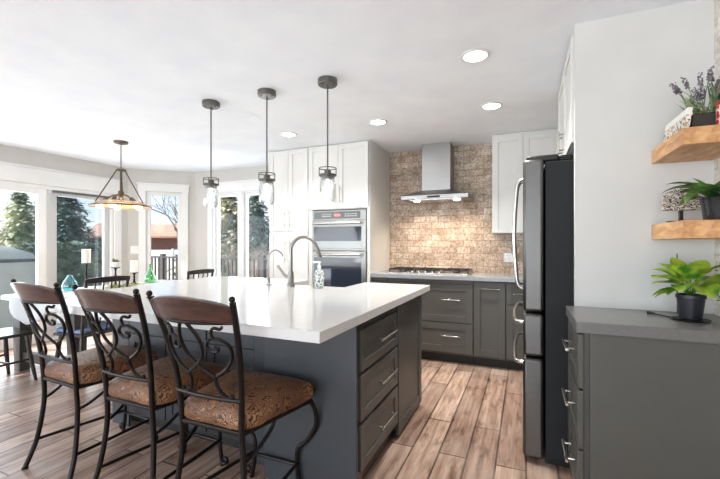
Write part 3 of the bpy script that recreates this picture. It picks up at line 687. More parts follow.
for yy in (FY0+.01, FY1-.11): MB().box(.0, .17, yy, yy+.10, 1.716, 1.756).build('hinge_cover', M['black'], fr, bevel=.012)
MB().box(.17, .24, FY0+.02, FY1-.02, 1.716, 1.75).build('top_cover', M['fridgeside'], fr, bevel=.01)
for yy in (FY0+.08, FY1-.08): MB().cyl((.16, yy-.015, .018), (.16, yy+.015, .018), .018).build('foot_roller', M['bronze'], fr)

# ------------------------------------------------------------------ right-hand cabinet and worktop
rc = thing('side_cabinet', 'charcoal drawer cabinet with plain end panel in the right corner', 'cabinet', (.5, 2.1, 0))
MB().box(.225, XR-.002, 1.905, YW-.002, .10, .87).build('body', M['gray'], rc); MB().box(.28, XR-.002, 1.905, YW-.002, 0, .10).build('toe_kick', M['toe'], rc)
MB().box(.248, XR-.002, 1.885, 1.905, 0, .87).build('end_panel', M['gray'], rc, bevel=.002)
MR = faceL(.225)
for z0, z1 in ((.63, .862), (.37, .62), (.11, .36)):
    o = shaker(MR, 1.89, YW-.006, z0, z1, .05).build('drawer', M['gray'], rc, bevel=.002)
    pull(MR, 1.99, (z0+z1)/2+.02, 2.20, (z0+z1)/2+.02).build('handle', M['nickel'], o)
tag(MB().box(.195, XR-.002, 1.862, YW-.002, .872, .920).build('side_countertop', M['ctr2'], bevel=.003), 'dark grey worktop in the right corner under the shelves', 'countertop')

# floating shelves
def shelf(label, z0, z1, tilt):
    b = MB().box(-.117, .125, -.205, .205, 0, z1-z0)
    o = b.build('floating_shelf', M['oak'], local=True, bevel=.003)
    o.location = (.688, YW-.209, z0); o.rotation_euler = (0, tilt, 0)
    return tag(o, label, 'shelf', 'oak corner shelves')
shelf('upper honey oak shelf carrying the lavender planter', 1.646, 1.714, 0)
shelf('lower honey oak shelf carrying the glossy black pot', 1.272, 1.345, 0)

# ------------------------------------------------------------------ things on the shelves
ls = thing('lavender_planter', 'lavender in a weathered rectangular planter on the upper shelf', 'potted plant', (.718, 2.06, 1.714))
MB().box(-.085, .085, -.045, .045, .001, .075).build('planter', M['greypot'], ls, local=True, bevel=.004)
MB().box(-.078, .078, -.038, .038, .07, .078).build('soil', M['soil'], ls, local=True)
rnd = random.Random(4); stems = MB()
for i in range(46):
    x, y = rnd.uniform(-.07, .07), rnd.uniform(-.03, .03); az = math.atan2(y, x)+rnd.uniform(-.8, .8); ln = rnd.uniform(.07, .15)
    stems.leaf((x, y, .075), az, rnd.uniform(.7, 1.4), ln, .008, rnd.uniform(.2, .9), 4)
for i in range(28):
    x, y = rnd.uniform(-.08, .075), rnd.uniform(-.03, .03); lean = rnd.uniform(-.035, .05)+x*.35; h_ = rnd.uniform(.08, .165)
    top = Vector((x+lean, y+rnd.uniform(-.05, .03), .075+h_)); base = Vector((x, y, .075)); mid = (base+top)/2+Vector((lean*-.15, 0, .01))
    stems.tube(spline([base, mid, top], 3), .0018, 4)
    dd = (top-mid).normalized(); flow = MB()
    for k_ in range(9):
        c = top+dd*(k_*.006-.02)
        for q_ in range(3):
            a = rnd.uniform(0, 2*PI); flow.ball(c+Vector((math.cos(a)*.007, math.sin(a)*.007, rnd.uniform(-.003, .003))), .0048*(1-.05*k_), 5)
    flow.build('flower_spike', M['lavflower'], ls, local=True)
stems.build('foliage', M['lavleaf'], ls, local=True, recalc=False)

def signmat():
    m, n, p = nodes_of('printed_block_sign'); A = n.nodes.new; l = n.links.new
    t = A('ShaderNodeTexCoord'); sp_ = A('ShaderNodeSeparateXYZ'); l(t.outputs['Object'], sp_.inputs[0])
    v = A('ShaderNodeTexNoise'); v.inputs['Scale'].default_value = 60; v.inputs['Detail'].default_value = 3; l(t.outputs['Object'], v.inputs[0])
    r = A('ShaderNodeValToRGB'); r.color_ramp.interpolation = 'CONSTANT'; r.color_ramp.elements[0].color = S(92, 76, 62); r.color_ramp.elements[1].position = .43; r.color_ramp.elements[1].color = S(238, 232, 222)
    x = r.color_ramp.elements.new(.56); x.color = S(188, 160, 120); l(v.outputs[0], r.inputs[0])
    g = A('ShaderNodeMath'); g.operation = 'LESS_THAN'; g.inputs[1].default_value = .062; l(sp_.outputs['Z'], g.inputs[0])
    g2 = A('ShaderNodeMath'); g2.operation = 'GREATER_THAN'; g2.inputs[1].default_value = .012; l(sp_.outputs['Z'], g2.inputs[0])
    g3 = A('ShaderNodeMath'); g3.operation = 'MULTIPLY'; l(g.outputs[0], g3.inputs[0]); l(g2.outputs[0], g3.inputs[1])
    mm = A('ShaderNodeMixRGB'); l(g3.outputs[0], mm.inputs[0]); mm.inputs[1].default_value = S(240, 238, 232); l(r.outputs[0], mm.inputs[2]); l(mm.outputs[0], p.inputs['Base Color'])
    return m
o = MB().box(-.135, .135, -.009, .009, 0, .092).build('block_sign', signmat(), local=True, bevel=.002)
o.location = (.600, 2.10, 1.7155); o.rotation_euler = (math.radians(-8), 0, math.radians(-90))
tag(o, 'small white block sign with printed pattern leaning by the lavender', 'sign')
tn = thing('patterned_tin', 'red and white patterned tin at the right end of the upper shelf', 'tin', (.732, 1.965, 1.714))
def tinmat():
    m, n, p = nodes_of('red_white_tin'); A = n.nodes.new; l = n.links.new
    t = A('ShaderNodeTexCoord'); v = A('ShaderNodeTexVoronoi'); v.inputs['Scale'].default_value = 45; l(t.outputs['Object'], v.inputs[0])
    r = A('ShaderNodeValToRGB'); r.color_ramp.interpolation = 'CONSTANT'; r.color_ramp.elements[0].color = S(196, 40, 38); r.color_ramp.elements[1].position = .5; r.color_ramp.elements[1].color = S(226, 214, 210); l(v.outputs[0], r.inputs[0]); l(r.outputs[0], p.inputs['Base Color']); p.inputs['Roughness'].default_value = .35
    return m
MB().lathe([(0, .001), (.036, .001), (.037, .005), (.037, .085), (0, .085)]).build('body', tinmat(), tn, local=True)
MB().lathe([(.039, .085), (.039, .097), (.034, .10), (0, .10)]).build('lid', M['red'], tn, local=True)

def plaquemat():
    m, n, p = nodes_of('scroll_patterned_plaque'); A = n.nodes.new; l = n.links.new
    t = A('ShaderNodeTexCoord'); v = A('ShaderNodeTexWave'); v.wave_type = 'RINGS'; v.inputs['Scale'].default_value = 26; v.inputs['Distortion'].default_value = 16; v.inputs['Detail'].default_value = 2; v.inputs['Detail Scale'].default_value = 2; l(t.outputs['Object'], v.inputs[0])
    r = A('ShaderNodeValToRGB'); r.color_ramp.elements[0].position = .40; r.color_ramp.elements[0].color = S(74, 62, 56); r.color_ramp.elements[1].position = .52; r.color_ramp.elements[1].color = S(216, 208, 196); l(v.outputs[0], r.inputs[0]); l(r.outputs[0], p.inputs['Base Color'])
    return m
pq = thing('patterned_plaque', 'dark and cream scroll patterned plaque on a little stand, lower shelf', 'ornament', (.655, 2.215, 1.345))
b = MB().prism([(-.07, .06)]+[(.07*math.cos(a), .115+.045*math.sin(a)) for a in [PI-PI*i/10 for i in range(11)]]+[(.07, .06)], -.008, .008, lambda x, y, z: (x, z, y))
b.build('plaque', plaquemat(), pq, local=True)
MB().box(-.05, .05, -.02, .02, .001, .012).box(-.008, .008, -.008, .008, .012, .06).build('stand', M['darkwood'], pq, local=True, bevel=.002)

bp_ = thing('leafy_houseplant', 'broad-leaved green houseplant in a glossy black pot, lower shelf', 'potted plant', (.722, 2.03, 1.345))
MB().lathe([(0, .001), (.045, .001), (.056, .085), (.06, .095), (.052, .095), (.05, .08), (0, .08)]).build('pot', M['blackpot'], bp_, local=True)
MB().lathe([(0, .082), (.049, .082), (.0, .086)]).build('soil', M['soil'], bp_, local=True)
rnd = random.Random(9); b = MB()
for az, pt, ln, wd, dr_ in ((3.0, .95, .20, .055, 1.7), (3.6, .75, .15, .05, 2.0), (2.75, 1.05, .19, .05, 1.3), (2.6, .8, .13, .05, 1.0), (4.0, 1.0, .12, .05, 1.0), (2.2, .5, .15, .055, 1.3), (3.3, 1.0, .13, .045, .9), (4.6, .6, .13, .05, 1.6), (5.3, .7, .13, .05, 1.3), (.3, .6, .12, .05, 1.2), (1.2, .8, .13, .05, .9), (3.8, .9, .14, .05, 1.4), (2.9, 1.25, .12, .04, .6), (.9, 1.2, .13, .045, .7), (5.9, 1.0, .12, .045, 1.0), (2.4, 1.0, .15, .05, 1.2)):
    b.leaf((math.cos(az)*.015, math.sin(az)*.015, .085), az, pt, ln, wd*1.35, dr_, 8, rnd.uniform(-.3, .3))
b.build('foliage', M['aglao'], bp_, local=True, recalc=False)

pt_ = thing('pothos_plant', 'bright green pothos in a dark pot on the right-hand worktop', 'potted plant', (.655, 2.10, .9265))
MB().lathe([(0, 0), (.040, 0), (.049, .088), (.053, .09), (.053, .105), (.047, .105), (.045, .09), (0, .09)]).build('pot', M['navypot'], pt_, local=True)
MB().lathe([(0, .092), (.045, .092), (0, .096)]).build('soil', M['soil'], pt_, local=True)
rnd = random.Random(21); b = MB()
specs = [(3.25, .35, .145, .05, .7), (3.0, .1, .12, .052, .9), (3.5, .6, .13, .05, .9), (2.6, 1.0, .14, .055, .6), (4.2, .5, .13, .06, 1.4), (4.7, .5, .12, .06, 1.7), (1.6, 1.0, .13, .055, .8), (.6, .7, .14, .055, 1.0), (5.6, .7, .14, .06, 1.3), (6.0, .4, .16, .06, 1.0), (5.2, .9, .12, .055, 1.0), (2.0, 1.25, .13, .05, .5), (3.8, 1.15, .12, .05, .7), (.1, .95, .15, .055, 1.0), (4.4, 1.05, .12, .055, .9), (3.1, .9, .12, .05, 1.0), (3.3, .05, .14, .05, .8), (5.0, .3, .13, .055, 1.6), (.3, .3, .15, .06, 1.4), (5.7, .2, .15, .06, 1.6), (3.7, .3, .12, .055, 1.2), (2.3, .6, .13, .055, 1.0), (4.9, 1.2, .12, .05, .6)]
for az, p0, ln, wd, dr_ in specs:
    r0 = rnd.uniform(.02, .06); st = Vector((math.cos(az)*r0, math.sin(az)*r0, .105+.06*math.sin(p0)+rnd.uniform(0, .02)))
    b.tube(spline([(0, 0, .09), (math.cos(az)*r0*.4, math.sin(az)*r0*.4, .115), st], 3), .0022, 5)
    b.leaf(st, az, p0, ln*.86, wd*1.6, dr_, 8, rnd.uniform(-.4, .4))
b.tube(spline([(.03, 0, .09), (.075, -.02, .12), (.10, -.04, .06), (.105, -.05, .01)], 4), .002, 5)
b.leaf((.10, -.04, .055), 4.9, -.2, .07, .05, 1.2, 7); b.leaf((.075, -.02, .12), .2, .3, .08, .055, 1.2, 7); b.leaf((.08, -.03, .085), 5.4, .2, .09, .06, 1.3, 7)
b.build('foliage', M['pothos'], pt_, local=True, recalc=False)
tr = MB().lathe([(0, 0), (.066, 0), (.07, .005), (.062, .005), (.06, .0035), (0, .0035)], (.655, 2.10, .9205)).build('saucer', M['black'], smooth=True)
tag(tr, 'thin black saucer under the bright green pothos pot', 'saucer')
cb_ = thing('power_cable', 'thin dark cable with plug and upright wire beside the pothos', 'cable', (.60, 2.16, .9205))
MB().tube(spline([(-.055, .03, .004), (-.03, .0, .004), (.0, -.05, .004), (.02, -.085, .0035)], 5), .0035, 6).build('cable', M['black'], cb_, local=True)
MB().tube([(.048, .075, .003), (.047, .075, .285)], .0022, 6).build('upright_wire', M['black'], cb_, local=True)
MB().tube([(-.075, .045, .006), (-.05, .025, .006)], [.007, .005], 8).build('plug', M['black'], cb_, local=True)

# ------------------------------------------------------------------ bar stools
def stool():
    t = thing('bar_stool', '', 'bar stool')
    fr_ = MB(); z_f = .492
    seatpts = [(-.165, 0), (.165, 0), (.240, .395), (.205, .42), (-.205, .42), (-.240, .395)]
    fr_.tube([(x, y, z_f) for x, y in seatpts], .011, 8, closed=True)
    fr_.build('seat_frame', M['iron'], t, local=True)
    # padded seat: rounded outline, domed top
    out_ = spline([(x, y, 0) for x, y in [(-.165, .012), (0, .004), (.165, .012), (.212, .20), (.246, .38), (.208, .428), (0, .44), (-.208, .428), (-.246, .38), (-.212, .20)]], 5, True)
    cx_, cy_ = 0, .22; b = MB(); rings = []
    for f, z in ((.97, .498), (1.015, .515), (1.015, .545), (.97, .570), (.86, .587), (.6, .598), (.3, .601)):
        rings.append([b.b.verts.new((cx_+(p.x-cx_)*f, cy_+(p.y-cy_)*f, z)) for p in out_])
    n = len(out_)
    for i in range(len(rings)-1):
        for k_ in range(n): b.b.faces.new((rings[i][k_], rings[i][(k_+1) % n], rings[i+1][(k_+1) % n], rings[i+1][k_]))
    b.b.faces.new(rings[0][::-1]); b.b.faces.new(rings[-1])
    b.build('seat_cushion', M['leather'], t, local=True)
    for s in (-1, 1):
        P = spline([(s*.212, -.065, .006), (s*.190, -.02, .15), (s*.168, .004, .35), (s*.162, 0, .505), (s*.172, -.015, .68), (s*.192, -.055, .87), (s*.214, -.11, 1.035)], 6)
        MB().tube(P, .0125, 10).lathe([(.016, 0), (.016, .008), (.012, .012)], (s*.212, -.065, 0), 10).build('back_leg', M['iron'], t, local=True)
        MB().ball((s*.215, -.115, 1.048), .0125, 12).lathe([(.010, -.018), (.0135, -.014), (.010, -.010)], (s*.215, -.113, 1.046), 10).build('finial', M['iron'], t, local=True)
        P = spline([(s*.228, .40, .505), (s*.246, .435, .43), (s*.240, .450, .345), (s*.19, .452, .265), (s*.135, .448, .205), (s*.135, .448, .10), (s*.150, .448, .02)], 6)
        MB().tube(P, .0115, 10).tube(spline([(s*.150, .448, .02), (s*.158, .448, .012), (s*.178, .448, .016), (s*.184, .448, .036), (s*.170, .448, .044), (s*.164, .448, .032)], 4), .0095, 8).lathe([(.0125, 0), (.0125, .012)], (s*.152, .448, 0), 8).build('front_leg', M['iron'], t, local=True)
        MB().tube(spline([(s*.195, .18, .50), (s*.192, .155, .455), (s*.183, .09, .41), (s*.175, .04, .385), (s*.168, .006, .375)], 5), .008, 8).build('brace', M['iron'], t, local=True)
        MB().tube([(s*.189, -.018, .15), (s*.137, .448, .14)], .009, 8).build('side_stretcher', M['iron'], t, local=True)
    MB().tube([(-.135, .448, .13), (.135, .448, .13)], .009, 8).build('front_stretcher', M['iron'], t, local=True)
    # back: lower bar, scrolls, crest.  bk(x, q): q = 0 at the lower bar, 1 under the crest
    def bk(x, q, dy=0):
        z = .635+q*.31; y = -.008-.105*max(0, (z-.60)/.44)**1.5
        y -= (.018+.040*max(0, q))*(1-min(1, (x/.19)**2))
        return (x, y+dy, z)
    MB().tube([bk(x/10*.168, -.02) for x in range(-10, 11)], .009, 8).build('lower_bar', M['iron'], t, local=True)
    sc = MB()
    for s in (-1, 1):
        sc.tube(spline([bk(s*x, q) for x, q in ((-.014, 1.03), (-.042, .88), (-.050, .72), (-.034, .55), (.020, .40), (.072, .285))], 6), .0072, 8)
        sc.tube(spline([bk(s*x, q, .004) for x, q in ((.088, .665), (.080, .62), (.095, .585), (.115, .62), (.110, .70), (.080, .735), (.055, .68), (.055, .60))][:0] or
                [bk(s*x, q, .004) for x, q in ((.102, .715), (.114, .69), (.108, .645), (.085, .645), (.070, .72), (.090, .805), (.128, .815), (.158, .72), (.158, .56), (.125, .40), (.072, .285))], 6), .0072, 8)
        sc.tube(spline([bk(s*x, q, .004) for x, q in ((.072, .295), (.066, .19), (.080, .07), (.108, .0), (.130, .01), (.128, .05))], 6), .0072, 8)
        sc.tube(spline([bk(s*x, q, .004) for x, q in ((.150, .975), (.140, .945), (.120, .960), (.106, .92), (.104, .86), (.108, .825))], 6), .0065, 8)
    sc.build('scrollwork', M['iron'], t, local=True)
    MB().tube([bk(x/10*.197, 1.03) for x in range(-10, 11)], .008, 8).build('upper_bar', M['iron'], t, local=True)
    # crest rail: a curved wooden board
    b = MB(); nx = 18; rows = []
    for i in range(nx+1):
        u = -1+2*i/nx; x = u*.207; arch = .040*(1-u*u)**.8
        yb = -.088-.056*(1-u*u); zt = 1.016+arch; zb = .948+.012*(1-u*u)
        row = []
        for z, dy in ((zb, 0), (zt, -.016), (zt+.001, .010), (zb, .022)):
            yy = yb-(z-.95)*.28+dy
            row.append(b.b.verts.new((x, yy, z)))
        rows.append(row)
    for i in range(nx):
        for k_ in range(4): b.b.faces.new((rows[i][k_], rows[i+1][k_], rows[i+1][(k_+1) % 4], rows[i][(k_+1) % 4]))
    b.b.faces.new(rows[0]); b.b.faces.new(rows[-1][::-1])
    b.build('crest_rail', M['crest'], t, local=True, bevel=.004)
    return t
st0 = stool()
for i, (x, y, a, lab) in enumerate(((-1.20, 1.215, 0, 'scroll-backed iron bar stool nearest the island drawers'),
                                    (-1.737, 1.24, -1, 'middle of the three scroll-backed iron bar stools at the island'),
                                    (-2.345, 1.275, -3, 'scroll-backed iron bar stool nearest the patio door'))):
    o = st0 if i == 0 else copy_tree(st0)
    o.location = (x, y, 0); o.rotation_euler = (0, 0, math.radians(a)); tag(o, lab, 'bar stool', 'bar stools along the island')

# ------------------------------------------------------------------ pendants over the island
def pendant():
    t = thing('pendant_lamp', '', 'pendant lamp')
    MB().lathe([(0, C), (.070, C), (.070, C-.036), (.064, C-.043), (0, C-.043)], (0, 0, 0)).build('ceiling_canopy', M['bronze'], t, local=True, bevel=.002)
    b = MB()
    for a in range(3): b.ball((.045*math.cos(a*2.1), .045*math.sin(a*2.1), C-.045), .007, 8)
    b.build('canopy_screws', M['bronze'], t, local=True)
    MB().cyl((0, 0, 1.775), (0, 0, C-.04), .0055, seg=8).build('rod', M['bronze'], t, local=True)
    MB().lathe([(0, 1.778), (.022, 1.778), (.024, 1.765), (.024, 1.735), (.045, 1.73), (.045, 1.712), (0, 1.712)]).build('socket', M['bronze'], t, local=True)
    b = MB()
    for zz in (1.733,): b.lathe([(.062, zz), (.062, zz+.012), (.056, zz+.012), (.056, zz)], closed=True)
    b.tube([(.060*math.cos(q), .060*math.sin(q), 1.788) for q in [2*PI*i/24 for i in range(24)]], .0035, 6, closed=True)
    for a in range(4): b.cyl((.060*math.cos(a*PI/2+.5), .060*math.sin(a*PI/2+.5), 1.735), (.060*math.cos(a*PI/2+.5), .060*math.sin(a*PI/2+.5), 1.789), .004, seg=6)
    for a in range(2): b.cyl((.060*math.cos(a*PI/2+.5), .060*math.sin(a*PI/2+.5), 1.738), (-.060*math.cos(a*PI/2+.5), -.060*math.sin(a*PI/2+.5), 1.738), .004, seg=6)
    b.build('bail_cage', M['bronze'], t, local=True)
    MB().lathe([(.050, 1.728), (.052, 1.70), (.058, 1.685), (.058, 1.58), (.050, 1.560), (.044, 1.552), (.042, 1.553), (.047, 1.562), (.0555, 1.582), (.0555, 1.684), (.0495, 1.70), (.0475, 1.728)], closed=True).build('jar_shade', M['jar'], t, local=True)
    MB().lathe([(0, 1.712), (.013, 1.712), (.013, 1.69), (.026, 1.655), (.028, 1.635), (.018, 1.613), (0, 1.608)], seg=16).build('bulb', M['bulbw'], t, local=True)
    return t
p0 = pendant()
for i, (x, lab) in enumerate(((-1.296, 'clear jar pendant lamp hanging in front of the oven cabinet'), (-1.822, 'clear jar pendant lamp hanging between window and pantry cabinet'), (-2.382, 'clear jar pendant lamp nearest the dining corner'))):
    o = p0 if i == 0 else copy_tree(p0); o.location = (x, 2.415, 0)
    d = bpy.data.lights.new('pendant_light', 'POINT'); d.energy = 2; d.color = (1, .93, .84); d.shadow_soft_size = .03; q = bpy.data.objects.new('pendant_light', d); COL.objects.link(q); q.location = (x, 2.415, 1.58); tag(o, lab, 'pendant lamp', 'jar pendants over the island')

# recessed ceiling lights
def downlight():
    t = thing('recessed_light', '', 'ceiling light')
    MB().lathe([(.088, 0), (.088, -.006), (.070, -.008), (.070, 0)], closed=True, seg=32).build('trim_ring', M['trim'], t, local=True)
    MB().lathe([(0, -.002), (.07, -.002), (.07, -.005), (0, -.005)], seg=32).build('lens', M['lamp'], t, local=True)
    return t
d0 = downlight(); first = True
for x, y, lab in ((-.29, 2.47, 'recessed ceiling light nearest the fridge'), (-.268, 3.42, 'recessed ceiling light before the right wall cabinet'), (-1.30, 3.44, 'recessed ceiling light before the range hood'), (-2.32, 3.45, 'recessed ceiling light before the pantry cabinet')):
    o = d0 if first else copy_tree(d0); first = False
    o.location = (x, y, C-.0005); tag(o, lab, 'ceiling light', 'recessed kitchen ceiling lights')
    d = bpy.data.lights.new('downlight_beam', 'AREA'); d.shape = 'DISK'; d.size = .14; d.energy = 9; d.spread = math.radians(110); d.color = (1, .96, .90)
    q = bpy.data.objects.new('downlight_beam', d); COL.objects.link(q); q.location = (x, y, C-.012)

# ------------------------------------------------------------------ dining corner
tb = thing('dining_table', 'whitewashed dining table with charcoal trestle legs by the patio door', 'table', (-4.17, 2.95, 0))
TX0, TX1, TY0, TY1 = -4.72, -3.60, 2.05, 3.85
MB().box(TX0, TX1, TY0, TY1, .705, .75).build('tabletop', M['tabletop'], tb, bevel=.008)
MB().box(TX0+.12, TX1-.12, TY0+.10, TY1-.10, .64, .704).build('apron', M['legwood'], tb)
for yy in (TY0+.12, TY1-.12):
    for s, xx in ((-1, TX0+.12), (1, TX1-.12)):
        MB().hexa([(xx-.05+s*.0, yy-.045, 0), (xx-.05, yy+.045, 0), (xx+.05, yy+.045, 0), (xx+.05, yy-.045, 0), (xx-.07-s*.02, yy-.06, .70), (xx-.07-s*.02, yy+.06, .70), (xx+.07-s*.02, yy+.06, .70), (xx+.07-s*.02, yy-.06, .70)]).build('leg', M['legwood'], tb, bevel=.004)
    MB().box(TX0+.16, TX1-.16, yy-.025, yy+.025, .10, .19).build('stretcher', M['legwood'], tb, bevel=.003)
# runner hanging over the near end
def runner(u, v):
    hw = .30; L_ = TY1-TY0; s = v*(L_+.27)-.27       # s<0 hangs down the near end
    if s < 0:
        k_ = -s/.27; ww = hw*math.sqrt(max(0, 1-max(0, (k_-.15)/.85)**2.4))+.012; x = -4.20+(u-.5)*2*ww
        return (x, TY0-.012-.02*math.sin(k_*2.2)-.012*math.sin(u*9), .753-.24*k_)
    return (-4.20+(u-.5)*2*(hw+.012), TY0-.004+s, .7535)
tag(MB().grid(runner, 16, 40).build('table_runner', M['linen'], solid=.003), 'pale grey runner hanging over the near end of the dining table', 'table runner')

def candlestick(x, y, h_, label):
    t = thing('candle_holder', label, 'candle holder', (x, y, .7545), group='black candle holders on the dining table')
    k_ = h_
    MB().lathe([(0, 0), (.050, 0), (.050, .006), (.022, .018), (.012, .035), (.014, .05), (.009, .065), (.009, k_*.55), (.015, k_*.6), (.009, k_*.66), (.010, k_-.03), (.02, k_-.012), (.046, k_-.008), (.048, k_), (0, k_)], seg=20).build('stand', M['iron'], t, local=True)
    return t
def candle(x, y, z0, h_, r, label):
    t = thing('pillar_candle', label, 'candle', (x, y, z0), group='ivory pillar candles')
    MB().lathe([(0, 0), (r, 0), (r, h_-.004), (r-.004, h_), (r*.7, h_-.003), (0, h_-.006)], seg=20).build('wax', M['candle'], t, local=True)
    MB().cyl((0, 0, h_-.006), (.001, 0, h_+.008), .0015, seg=5).build('wick', M['black'], t, local=True)
candlestick(-4.34, 2.62, .29, 'tallest black candle holder, before the tinted patio panel'); candle(-4.34, 2.62, 1.0455, .150, .041, 'ivory pillar candle on the tallest holder')
candlestick(-4.28, 2.90, .232, 'black holder carrying the small white pot')
candlestick(-4.45, 3.25, .145, 'short black candle holder beside the green bottle'); candle(-4.45, 3.25, .9005, .145, .041, 'ivory pillar candle beside the green bottle')
cp = thing('small_succulent', 'tiny green plant in a white pot on a black holder', 'potted plant', (-4.28, 2.90, .9875))
MB().lathe([(0, 0), (.038, 0), (.045, .06), (.040, .06), (.038, .05), (0, .05)]).build('pot', M['whiteplastic'], cp, local=True)
rnd = random.Random(2); b = MB()
for i in range(60): b.leaf((rnd.uniform(-.02, .02), rnd.uniform(-.02, .02), .05), rnd.uniform(0, 6.3), rnd.uniform(.2, 1.4), rnd.uniform(.03, .07), .014, rnd.uniform(.2, 1.0), 3)
b.build('foliage', leafmat('small_plant_leaf', S(92, 104, 60), S(140, 146, 92), .7, .1, 30), cp, local=True, recalc=False)
b = MB(); rnd = random.Random(3)
for i in range(320): b.leaf((rnd.gauss(0, .06), rnd.gauss(0, .09), rnd.uniform(.0, .02)), rnd.uniform(0, 6.3), rnd.uniform(-.05, .7), rnd.uniform(.03, .07), .012, rnd.uniform(0, .6), 3)
o = b.build('dried_greenery', M['moss'], local=True, recalc=False); o.location = (-4.22, 2.93, .757); tag(o, 'pile of dried yellow-green foliage on the table runner', 'greenery', kind='stuff')
bt = thing('green_glass_bottle', 'green teardrop glass bottle on the dining table', 'bottle', (-4.40, 3.43, .7545))
MB().lathe([(0, 0), (.045, 0), (.066, .02), (.072, .055), (.060, .10), (.032, .15), (.017, .185), (.015, .22), (.011, .22), (.013, .185), (.028, .15), (.056, .10), (.068, .055), (.062, .022), (.043, .006), (0, .006)]).build('bottle', M['gwell'], bt, local=True)
MB().cyl((0, 0, .212), (0, 0, .238), .010, .012).build('cork', M['twig'], bt, local=True)
bv = MB().lathe([(0, 0), (.045, 0), (.068, .02), (.074, .05), (.060, .095), (.033, .135), (.024, .155), (.026, .165), (.021, .165), (.02, .152), (.029, .135), (.056, .095), (.07, .05), (.064, .022), (.043, .006), (0, .006)], (-4.45, 2.52, .7545)).build('aqua_vase', M['bwell'])
tag(bv, 'squat aqua blue glass vase on the dining table', 'vase')

def dining_chair(seatm):
    t = thing('dining_chair', '', 'chair')
    # faces +y; back at y = -.21
    b = MB().prism([(-.19, -.20), (.19, -.20), (.22, .16), (.18, .215), (-.18, .215), (-.22, .16)], .425, .452); b.build('seat', M['darkwood'], t, local=True, bevel=.008)
    if seatm:
        b = MB().prism([(-.18, -.17), (.18, -.17), (.20, .15), (.165, .20), (-.165, .20), (-.20, .15)], .4525, .485); b.build('cushion', seatm, t, local=True, bevel=.012)
    for sx in (-1, 1):
        MB().tube([(sx*.21, .19, 0), (sx*.185, .16, .22), (sx*.165, .14, .43)], [.013, .019, .015], 10).build('leg', M['darkwood'], t, local=True)
        MB().tube([(sx*.20, -.22, 0), (sx*.175, -.17, .22), (sx*.16, -.15, .43)], [.013, .019, .015], 10).build('leg', M['darkwood'], t, local=True)
        MB().tube(spline([(sx*.18, -.185, .44), (sx*.185, -.22, .65), (sx*.19, -.265, .935)], 5), .014, 10).build('back_post', M['darkwood'], t, local=True)
        MB().tube([(sx*.187, -.18, .20), (sx*.187, .165, .20)], .010, 8).build('stretcher', M['darkwood'], t, local=True)
    MB().tube([(-.187, 0, .20), (.187, 0, .20)], .010, 8).build('stretcher', M['darkwood'], t, local=True)
    for i in range(4): x = -.11+i*.0733; MB().tube(spline([(x*.9, -.185, .45), (x, -.222, .65), (x, -.262, .915)], 4), .007, 8).build('spindle', M['darkwood'], t, local=True)
    b = MB(); rows = []
    for i in range(13):
        u = -1+i/6; x = u*.205; y = -.262-.02*(1-u*u); zt = .945+.012*(1-u*u)
        rows.append([b.b.verts.new((x, y-.010, .905)), b.b.verts.new((x, y-.016, zt)), b.b.verts.new((x, y+.006, zt)), b.b.verts.new((x, y+.012, .905))])
    for i in range(12):
        for k_ in range(4): b.b.faces.new((rows[i][k_], rows[i+1][k_], rows[i+1][(k_+1) % 4], rows[i][(k_+1) % 4]))
    b.b.faces.new(rows[0]); b.b.faces.new(rows[-1][::-1])
    b.build('top_rail', M['darkwood'], t, local=True, bevel=.003)
    return t
ca = dining_chair(None); ca.location = (-4.34, 1.86, 0); ca.rotation_euler = (0, 0, math.radians(2)); tag(ca, 'dark wooden chair with bare seat at the near end of the dining table', 'chair', 'dark dining chairs')
cb2 = dining_chair(M['bluecush']); cb2.location = (-3.76, 2.30, 0); cb2.rotation_euler = (0, 0, PI/2); tag(cb2, 'dark wooden chair with blue cushion at the table, behind the stools', 'chair', 'dark dining chairs')
cc = copy_tree(cb2); cc.location = (-3.74, 3.36, 0); cc.rotation_euler = (0, 0, PI/2+.05); tag(cc, 'dark wooden chair at the far end of the table, below the double window', 'chair', 'dark dining chairs')

# chandelier over the table
ch = thing('dining_chandelier', 'round glass-plate chandelier hanging over the dining table', 'chandelier', (-4.25, 2.943, 0))
MB().lathe([(0, C), (.075, C), (.07, C-.02), (.02, C-.035), (0, C-.035)]).build('ceiling_canopy', M['lampiron'], ch, local=True)
b = MB()
for i in range(11):
    zc = C-.045-i*.026
    pts = [(.007*math.cos(q), 0, zc+.018*math.sin(q)) if i % 2 else (0, .007*math.cos(q), zc+.018*math.sin(q)) for q in [2*PI*k_/12 for k_ in range(12)]]
    b.tube(pts, .0025, 5, closed=True)
b.build('chain', M['lampiron'], ch, local=True)
MB().lathe([(0, 2.11), (.03, 2.11), (.052, 2.10), (.052, 2.085), (.012, 2.08), (.012, 1.86), (.03, 1.85), (.034, 1.80), (.02, 1.775), (0, 1.775)], seg=16).build('stem', M['lampiron'], ch, local=True)
for k_ in range(3):
    a = k_*2*PI/3+.35
    MB().tube([(.045*math.cos(a), .045*math.sin(a), 2.09), (.262*math.cos(a), .262*math.sin(a), 1.712)], .007, 6).build('support_rod', M['lampiron'], ch, local=True)
for k_ in range(5):
    a = k_*2*PI/5+.2
    o = MB().tube(spline([(.02*math.cos(a), .02*math.sin(a), 1.81), (.08*math.cos(a), .08*math.sin(a), 1.80), (.15*math.cos(a), .15*math.sin(a), 1.755)], 4), .008, 6).tube([(.135*math.cos(a), .135*math.sin(a), 1.765), (.19*math.cos(a), .19*math.sin(a), 1.715)], .022, 10).build('lamp_arm', M['lampiron'], ch, local=True)
    MB().ball((.205*math.cos(a), .205*math.sin(a), 1.688), .038, 12).build('bulb', M['bulb'], o, local=True)
